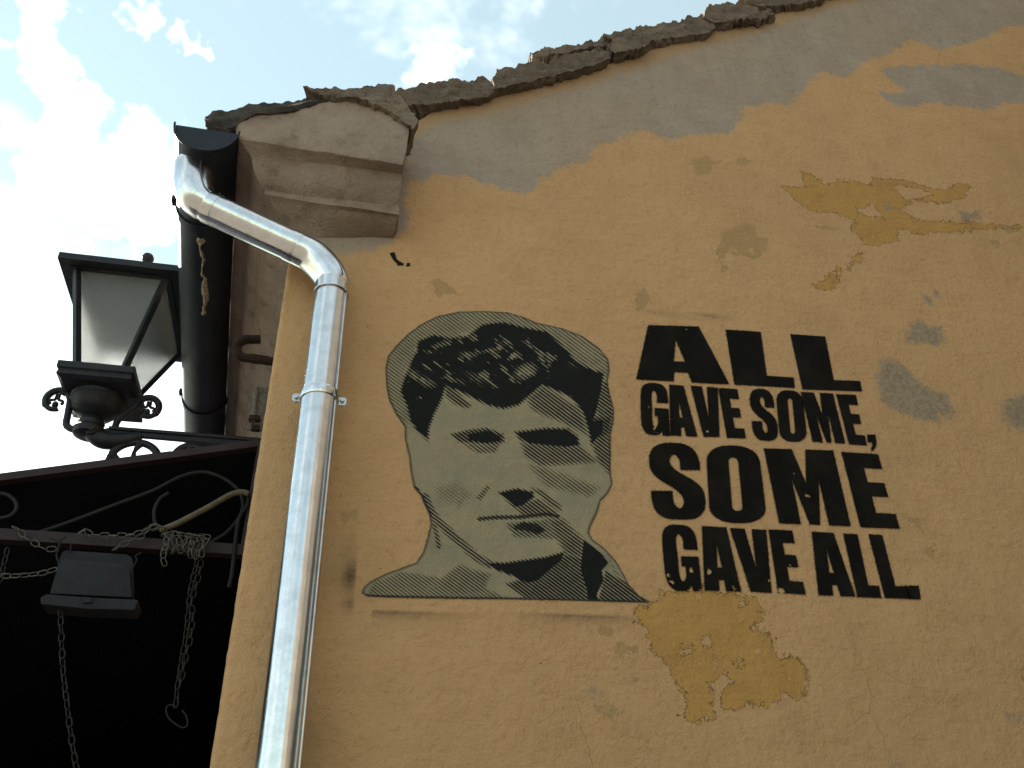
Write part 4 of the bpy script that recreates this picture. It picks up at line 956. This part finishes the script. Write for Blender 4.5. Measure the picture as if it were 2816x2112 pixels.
# bracket arm back to the front wall
xw = fx(LY)-0.002
a0 = P(205, 922, LY); a1 = np.array([xw, LY, P(552, 952, LY)[2]])
mb = MB(); mb.bar(np.array([a0[0]+0.05, LY, zarm+0.0]), np.array([xw, LY, zarm+(a1[2]-a0[2])*0.3]), 0.034, 0.012); arm = mb.build('bracket_arm', M['iron'], lan, bevel=0.002)
mb = MB(); mb.bar(np.array([a0[0]+0.05, LY, zarm-0.012]), np.array([xw, LY, zarm-0.02]), 0.018, 0.018); mb.build('arm_rib', M['iron'], lan)
kn = P(203, 930, LY)
mb = MB(); pth = spline([kn+np.array([-0.035, 0, 0.01]), kn+np.array([-0.01, 0, -0.006]), kn+np.array([0.035, 0, -0.035]), kn+np.array([0.09, 0, -0.035]), np.array([kn[0]+0.16, LY, zarm-0.018])], 6)
mb.tube(pth, [0.02+0.012*math.sin(math.pi*i/(len(pth)-1)) for i in range(len(pth))], 12); mb.build('arm_knuckle', M['iron'], lan, smooth=True)
mb = MB(); mb.lathe(kn+np.array([0.0, -0.028, -0.012]), [(0.024, 0), (0.022, 0.008), (0.013, 0.014), (0.012, 0.019)], 16, axis=(0, -1, 0)); mb.build('knuckle_boss', M['iron'], lan, smooth=True)
for (cx, cy, rr1, sp) in ((288, 1000, 0.083, 1), (408, 994, 0.058, 0)):
    c0 = P(cx, cy, LY)
    mb = MB(); mb.tube([c0+np.array([rr1*math.cos(t), 0, rr1*math.sin(t)]) for t in np.linspace(0, 2*math.pi, 40, endpoint=False)], 0.0135, 10, closed=True); wh = mb.build('scroll_wheel', M['iron'], lan, smooth=True)
    mb = MB()
    for aa in ((85, 160, 15, 250, 310) if sp else (95, 20, 160)):
        t = math.radians(aa); e = c0+np.array([rr1*0.95*math.cos(t), 0, rr1*0.95*math.sin(t)]); mbp = c0+np.array([rr1*0.5*math.cos(t+0.25), 0, rr1*0.5*math.sin(t+0.25)])
        mb.tube(spline([c0, mbp, e], 6), [0.014, 0.013, 0.012, 0.011, 0.010, 0.009, 0.008, 0.008, 0.009, 0.010, 0.011, 0.013, 0.014], 8)
    mb.build('wheel_leaf', M['iron'], lan, smooth=True)

# ================================================================== small iron on the front wall
hp = [P(x, y, 0.15) for x, y in ((563, 733), (548, 733), (530, 734), (516, 741), (510, 752), (514, 766), (526, 772), (548, 775), (582, 780))]
hp.append(np.array([fx(0.15)+0.004, 0.15, hp[-1][2]-0.002])); hp = [q for q in hp if q[0] <= 0.005]
mb = MB(); mb.tube(spline(hp, 5), 0.0145, 10); hk = mb.build('wall_hook', M['rust'], None, smooth=True); rough_up(hk, 0.02, 0.0015, 90.0, 4.0)
tag(hk, 'rusty bent iron hook sticking out from the front wall beside the downpipe', 'hook')
hg = empty('hinge_pintle', tuple(P(560, 880, 0.10)), 'old steel hinge bracket on the front wall below the rusty hook', 'hinge')
e0 = P(560, 836, 0.10); e1 = P(548, 930, 0.10); xq = fx(0.1)
mb = MB(); mb.box(((e0[0]+xq)/2-0.004, 0.10, (e0[2]+e1[2])/2), (abs(xq-e0[0])+0.02, 0.006, e0[2]-e1[2])); mb.build('plate', M['fitting'], hg, bevel=0.001)
mb = MB(); mb.tube([P(554, 838, 0.095), P(547, 912, 0.095)], 0.0075, 10); mb.build('pin', M['fitting'], hg, smooth=True)
mb = MB(); mb.box(P(550, 905, 0.093), (0.03, 0.02, 0.016)); mb.box(P(552, 925, 0.093), (0.022, 0.014, 0.018)); mb.build('knuckle', M['rust'], hg, bevel=0.002)

# ================================================================== awning with its steel frame
YA = 0.30
aw = empty('awning', (fx(YA), YA, P(540, 960, YA)[2]), 'dark street awning on a red oxide steel frame with scrollwork', 'awning')
tl_ = P(0, 1036, YA); tr_ = P(556, 962, YA); sl = (tr_[2]-tl_[2])/(tr_[0]-tl_[0])
xl, xr_ = -2.3, tr_[0]+0.02
zt_ = lambda x: tr_[2]+(x-tr_[0])*sl
bl_ = P(0, 1158, YA); br_ = P(528, 1192, YA); sb_ = (br_[2]-bl_[2])/(br_[0]-bl_[0]); zb_ = lambda x: br_[2]+(x-br_[0])*sb_
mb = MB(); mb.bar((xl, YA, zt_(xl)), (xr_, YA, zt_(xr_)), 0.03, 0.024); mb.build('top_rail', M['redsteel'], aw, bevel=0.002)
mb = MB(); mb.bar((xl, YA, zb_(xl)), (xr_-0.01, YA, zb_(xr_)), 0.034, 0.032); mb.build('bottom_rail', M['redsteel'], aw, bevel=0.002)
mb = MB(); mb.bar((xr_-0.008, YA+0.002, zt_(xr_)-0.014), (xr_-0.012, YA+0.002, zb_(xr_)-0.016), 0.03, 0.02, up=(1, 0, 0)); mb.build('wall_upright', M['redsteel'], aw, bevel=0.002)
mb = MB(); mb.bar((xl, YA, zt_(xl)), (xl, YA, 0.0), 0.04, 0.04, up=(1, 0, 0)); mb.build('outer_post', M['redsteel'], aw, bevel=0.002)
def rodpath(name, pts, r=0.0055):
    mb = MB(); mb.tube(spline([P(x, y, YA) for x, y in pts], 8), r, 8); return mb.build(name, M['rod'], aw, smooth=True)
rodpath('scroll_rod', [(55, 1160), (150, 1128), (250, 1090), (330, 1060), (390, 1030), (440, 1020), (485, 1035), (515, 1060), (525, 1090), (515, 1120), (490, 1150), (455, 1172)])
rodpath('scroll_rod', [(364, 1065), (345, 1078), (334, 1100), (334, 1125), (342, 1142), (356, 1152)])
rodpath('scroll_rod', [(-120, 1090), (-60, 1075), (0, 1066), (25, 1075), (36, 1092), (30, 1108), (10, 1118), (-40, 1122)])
# cloth roof sheet; side and back sheets added to keep light out
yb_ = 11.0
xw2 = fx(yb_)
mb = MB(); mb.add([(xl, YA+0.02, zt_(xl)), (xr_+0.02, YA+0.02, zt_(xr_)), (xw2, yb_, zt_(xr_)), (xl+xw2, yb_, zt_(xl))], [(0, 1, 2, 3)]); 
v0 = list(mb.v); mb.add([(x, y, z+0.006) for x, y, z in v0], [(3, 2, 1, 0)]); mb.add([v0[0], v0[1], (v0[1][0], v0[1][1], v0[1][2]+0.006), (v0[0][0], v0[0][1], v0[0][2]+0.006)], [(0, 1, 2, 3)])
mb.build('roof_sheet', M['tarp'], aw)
mb = MB(); mb.box(((xl+xl+xw2)/2, (YA+yb_)/2+0.05, zt_(xl)/2), (0.02, yb_-YA, zt_(xl)-0.01), ((math.cos(-KF), math.sin(-KF), 0), (-math.sin(-KF), math.cos(-KF), 0), (0, 0, 1)) if False else None); mb.build('side_light_block', M['tarp'], aw)
mb = MB(); mb.box((xl/2+xw2, yb_-0.05, 1.5), (3.2, 0.02, 3.0)); mb.build('back_light_block', M['tarp'], aw)

# ================================================================== floodlight
YF = 0.265
fl = empty('floodlight', tuple(P(200, 1300, YF)), 'grey floodlight with trapezoid housing hung under the awning rail', 'floodlight')
def zz4(x, y): return zc(x, y, 0, 1200, 2.765)
bodyf = [(375, 1195), (440, 975), (470, 940), (500, 932), (930, 965), (965, 975), (985, 1010), (1005, 1225)]
backf = [(440, 960), (470, 880), (500, 865), (960, 895), (1000, 915), (1012, 950), (1018, 1235), (400, 1190)]
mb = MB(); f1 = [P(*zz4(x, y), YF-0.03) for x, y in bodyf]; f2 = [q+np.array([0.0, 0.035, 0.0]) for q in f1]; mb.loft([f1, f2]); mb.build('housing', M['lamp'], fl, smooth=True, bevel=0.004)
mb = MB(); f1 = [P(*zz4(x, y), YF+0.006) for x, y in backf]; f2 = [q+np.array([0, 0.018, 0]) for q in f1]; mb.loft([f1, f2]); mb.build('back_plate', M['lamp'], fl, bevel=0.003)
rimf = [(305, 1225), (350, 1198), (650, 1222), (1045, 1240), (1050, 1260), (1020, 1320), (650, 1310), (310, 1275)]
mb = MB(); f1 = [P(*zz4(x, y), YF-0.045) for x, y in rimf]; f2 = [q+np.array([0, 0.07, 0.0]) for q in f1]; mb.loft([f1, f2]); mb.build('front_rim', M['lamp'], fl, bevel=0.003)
mb = MB(); f1 = [P(*zz4(x, y), YF-0.052) for x, y in ((620, 1218), (700, 1225), (695, 1262), (630, 1262))]; mb.loft([f1, [q+np.array([0, 0.012, 0]) for q in f1]]); mb.build('latch', M['lamp'], fl, bevel=0.001)
def wire(name, parent, pts, y, r, mat):
    mb = MB(); mb.tube(spline([P(*zz4(a_, b_), y) for a_, b_ in pts], 5), r, 6); return mb.build(name, mat, parent, smooth=True)
wire('tie_wire', fl, [(505, 760), (450, 800), (455, 830), (430, 900), (445, 960), (450, 990)], YF-0.012, 0.0026, M['rod']); wire('tie_wire', fl, [(380, 770), (445, 805), (440, 880)], YF-0.014, 0.0022, M['rod'])
wire('tie_wire', fl, [(1075, 885), (1030, 910), (1040, 940), (1010, 1000)], YF-0.004, 0.0022, M['rod']); wire('tie_wire', fl, [(540, 820), (535, 880)], YF-0.002, 0.002, M['rod'])

# ================================================================== chains
LINKL, LINKW, WIRE = 0.0265, 0.0165, 0.0017
def link_mesh(name, mat):
    pts = []; h = (LINKL-LINKW)/2; r = LINKW/2-WIRE
    for k in range(7): a_ = -math.pi/2+math.pi*k/6; pts.append((h+r*math.cos(a_), r*math.sin(a_), 0))
    for k in range(7): a_ = math.pi/2+math.pi*k/6; pts.append((-h+r*math.cos(a_), r*math.sin(a_), 0))
    mb = MB(); mb.tube(pts, WIRE, 6, closed=True)
    me = bpy.data.meshes.new(name); me.from_pydata(mb.v, [], mb.f); me.update(); me.materials.append(mat); me.polygons.foreach_set('use_smooth', [True]*len(me.polygons)); return me
LM = {'chain': link_mesh('chain_link', M['chain']), 'rustchain': link_mesh('weathered_link', M['rustchain'])}
def chain(paths, label, mat='chain', y=YA-0.03, group='chains under the awning', scale=1.0, jitter=0.2):
    first = P(*zz4(*paths[0][0][:2]), y)
    root = empty('chain', tuple(first), label, 'chain', group); rl = Vector(root.location)
    for path in paths:
        pts = np.array(spline([P(*zz4(q[0], q[1]), q[2] if len(q) > 2 else y) for q in path], 10))
        s = np.concatenate([[0], np.cumsum(np.linalg.norm(np.diff(pts, axis=0), axis=1))]); pitch = (LINKL-2.3*WIRE*1.0-0.002)*scale
        n = max(2, int(s[-1]/pitch)); tw = random.uniform(0.3, 1.2)
        for i in range(n):
            t0 = (i+0.5)*s[-1]/n
            c0 = np.array([np.interp(t0, s, pts[:, k]) for k in range(3)]); c1 = np.array([np.interp(min(t0+0.006, s[-1]), s, pts[:, k]) for k in range(3)]); c2 = np.array([np.interp(max(t0-0.006, 0), s, pts[:, k]) for k in range(3)])
            d = Vector(c1-c2).normalized(); q = d.to_track_quat('X', 'Z').to_matrix()
            rot = Matrix.Rotation(tw+(i % 2)*math.pi/2+random.uniform(-jitter, jitter), 3, 'X')
            o = bpy.data.objects.new('link', LM[mat]); COL.objects.link(o); o.parent = root
            o.matrix_parent_inverse = Matrix.Identity(4)
            o.matrix_local = Matrix.Translation(Vector(c0)-rl) @ (q @ rot).to_4x4() @ Matrix.Scale(scale, 4)
    return root
chain([[(-60, 1062), (0, 1062), (60, 1062), (150, 1060), (230, 1052), (320, 1040), (430, 1008)]], 'pale chain reaching left from the side of the floodlight', y=YF-0.05)
chain([[(95, 682), (150, 720), (200, 775), (260, 810), (340, 855), (430, 855)]], 'short chain slung over the bottom rail left of the floodlight', y=YA-0.03)
chain([[(60, 845), (40, 930), (20, 1020), (0, 1110)]], 'dim chain hanging at the left edge below the bottom rail', 'rustchain', y=YA-0.02)
chain([[(855, 868), (920, 830), (1000, 790), (1080, 755), (1150, 705), (1210, 682), (1260, 700)], [(600, 745), (640, 715), (700, 745), (800, 752), (890, 755), (980, 748), (1060, 735), (1120, 700), (1200, 678)]],
      'light chain strung along the rail up to the beige cable', y=YA-0.045)
bp = []
for k in range(7):
    x = 1270+k*48+random.uniform(-10, 10); y0 = 740+k*5; ln = random.uniform(90, 170)
    bp.append([(x+random.uniform(-15, 15), y0-15, YA-0.02), (x-5, y0+15, YA-0.05), (x+random.uniform(-25, 15), y0+ln*0.6, YA-0.055), (x+random.uniform(-35, 20), y0+ln, YA-0.045)])
bp.append([(1300, 760, YA-0.05), (1265, 830, YA-0.055), (1240, 920, YA-0.055), (1258, 985, YA-0.05)]); bp.append([(1230, 760, YA-0.045), (1290, 740, YA-0.05), (1380, 745, YA-0.055), (1480, 760, YA-0.055), (1600, 765, YA-0.05)])
bp.append([(1600, 770, YA-0.055), (1560, 830, YA-0.055), (1500, 890, YA-0.05), (1490, 935, YA-0.045)]); bp.append([(1450, 780, YA-0.05), (1470, 850, YA-0.055), (1480, 930, YA-0.05)])
chain(bp, 'tangle of light chain knotted round the bottom rail', jitter=0.8)
chain([[(1500, 930), (1475, 1050), (1450, 1160), (1440, 1250), (1430, 1350), (1420, 1450), (1405, 1560), (1390, 1660), (1370, 1780), (1350, 1900), (1335, 2060)],
       [(1530, 940), (1510, 1060), (1480, 1170), (1455, 1260), (1465, 1360), (1455, 1460), (1440, 1560), (1415, 1660), (1390, 1780), (1360, 1920)]], 'long doubled chain hanging straight down from the knotted tangle', 'rustchain', y=YA-0.035)
chain([[(458, 1315), (462, 1400), (466, 1500), (470, 1600), (476, 1720), (488, 1860), (505, 2000), (530, 2200), (560, 2400), (600, 2620)]], 'single chain hanging straight down from the floodlight', 'rustchain', y=YF-0.02)
mb = MB(); lp = [P(*zc(x, y, 400, 1400, 2.33), YA-0.03) for x, y in ((190, 1260), (150, 1255), (132, 1290), (150, 1340), (190, 1375), (235, 1400), (268, 1385), (262, 1330), (235, 1290))]
mb.tube(spline(lp, 5), 0.0022, 6); wl = mb.build('wire_loop', M['rod'], None, smooth=True); tag(wl, 'thin wire loop at the foot of the long doubled chain', 'wire')
# cables
def cable(name, pts, y, r, mat, label):
    mb = MB(); mb.tube(spline([P(*zz4(a_, b_), y) for a_, b_ in pts], 8), r, 10); o = mb.build(name, mat, None, smooth=True); return tag(o, label, 'cable')
cable('beige_cable', [(1215, 715), (1330, 670), (1450, 610), (1600, 530), (1740, 450), (1810, 427), (1860, 425), (1890, 440)], YA-0.035, 0.0085, M['cable'], 'beige cable rising from the chain to the wall under the awning')
cable('dark_cable', [(1890, 440), (1880, 520), (1820, 620), (1795, 760), (1780, 900), (1760, 1060), (1740, 1150)], YA-0.02, 0.006, M['rod'], 'dark cable hanging beside the corner of the ochre wall')
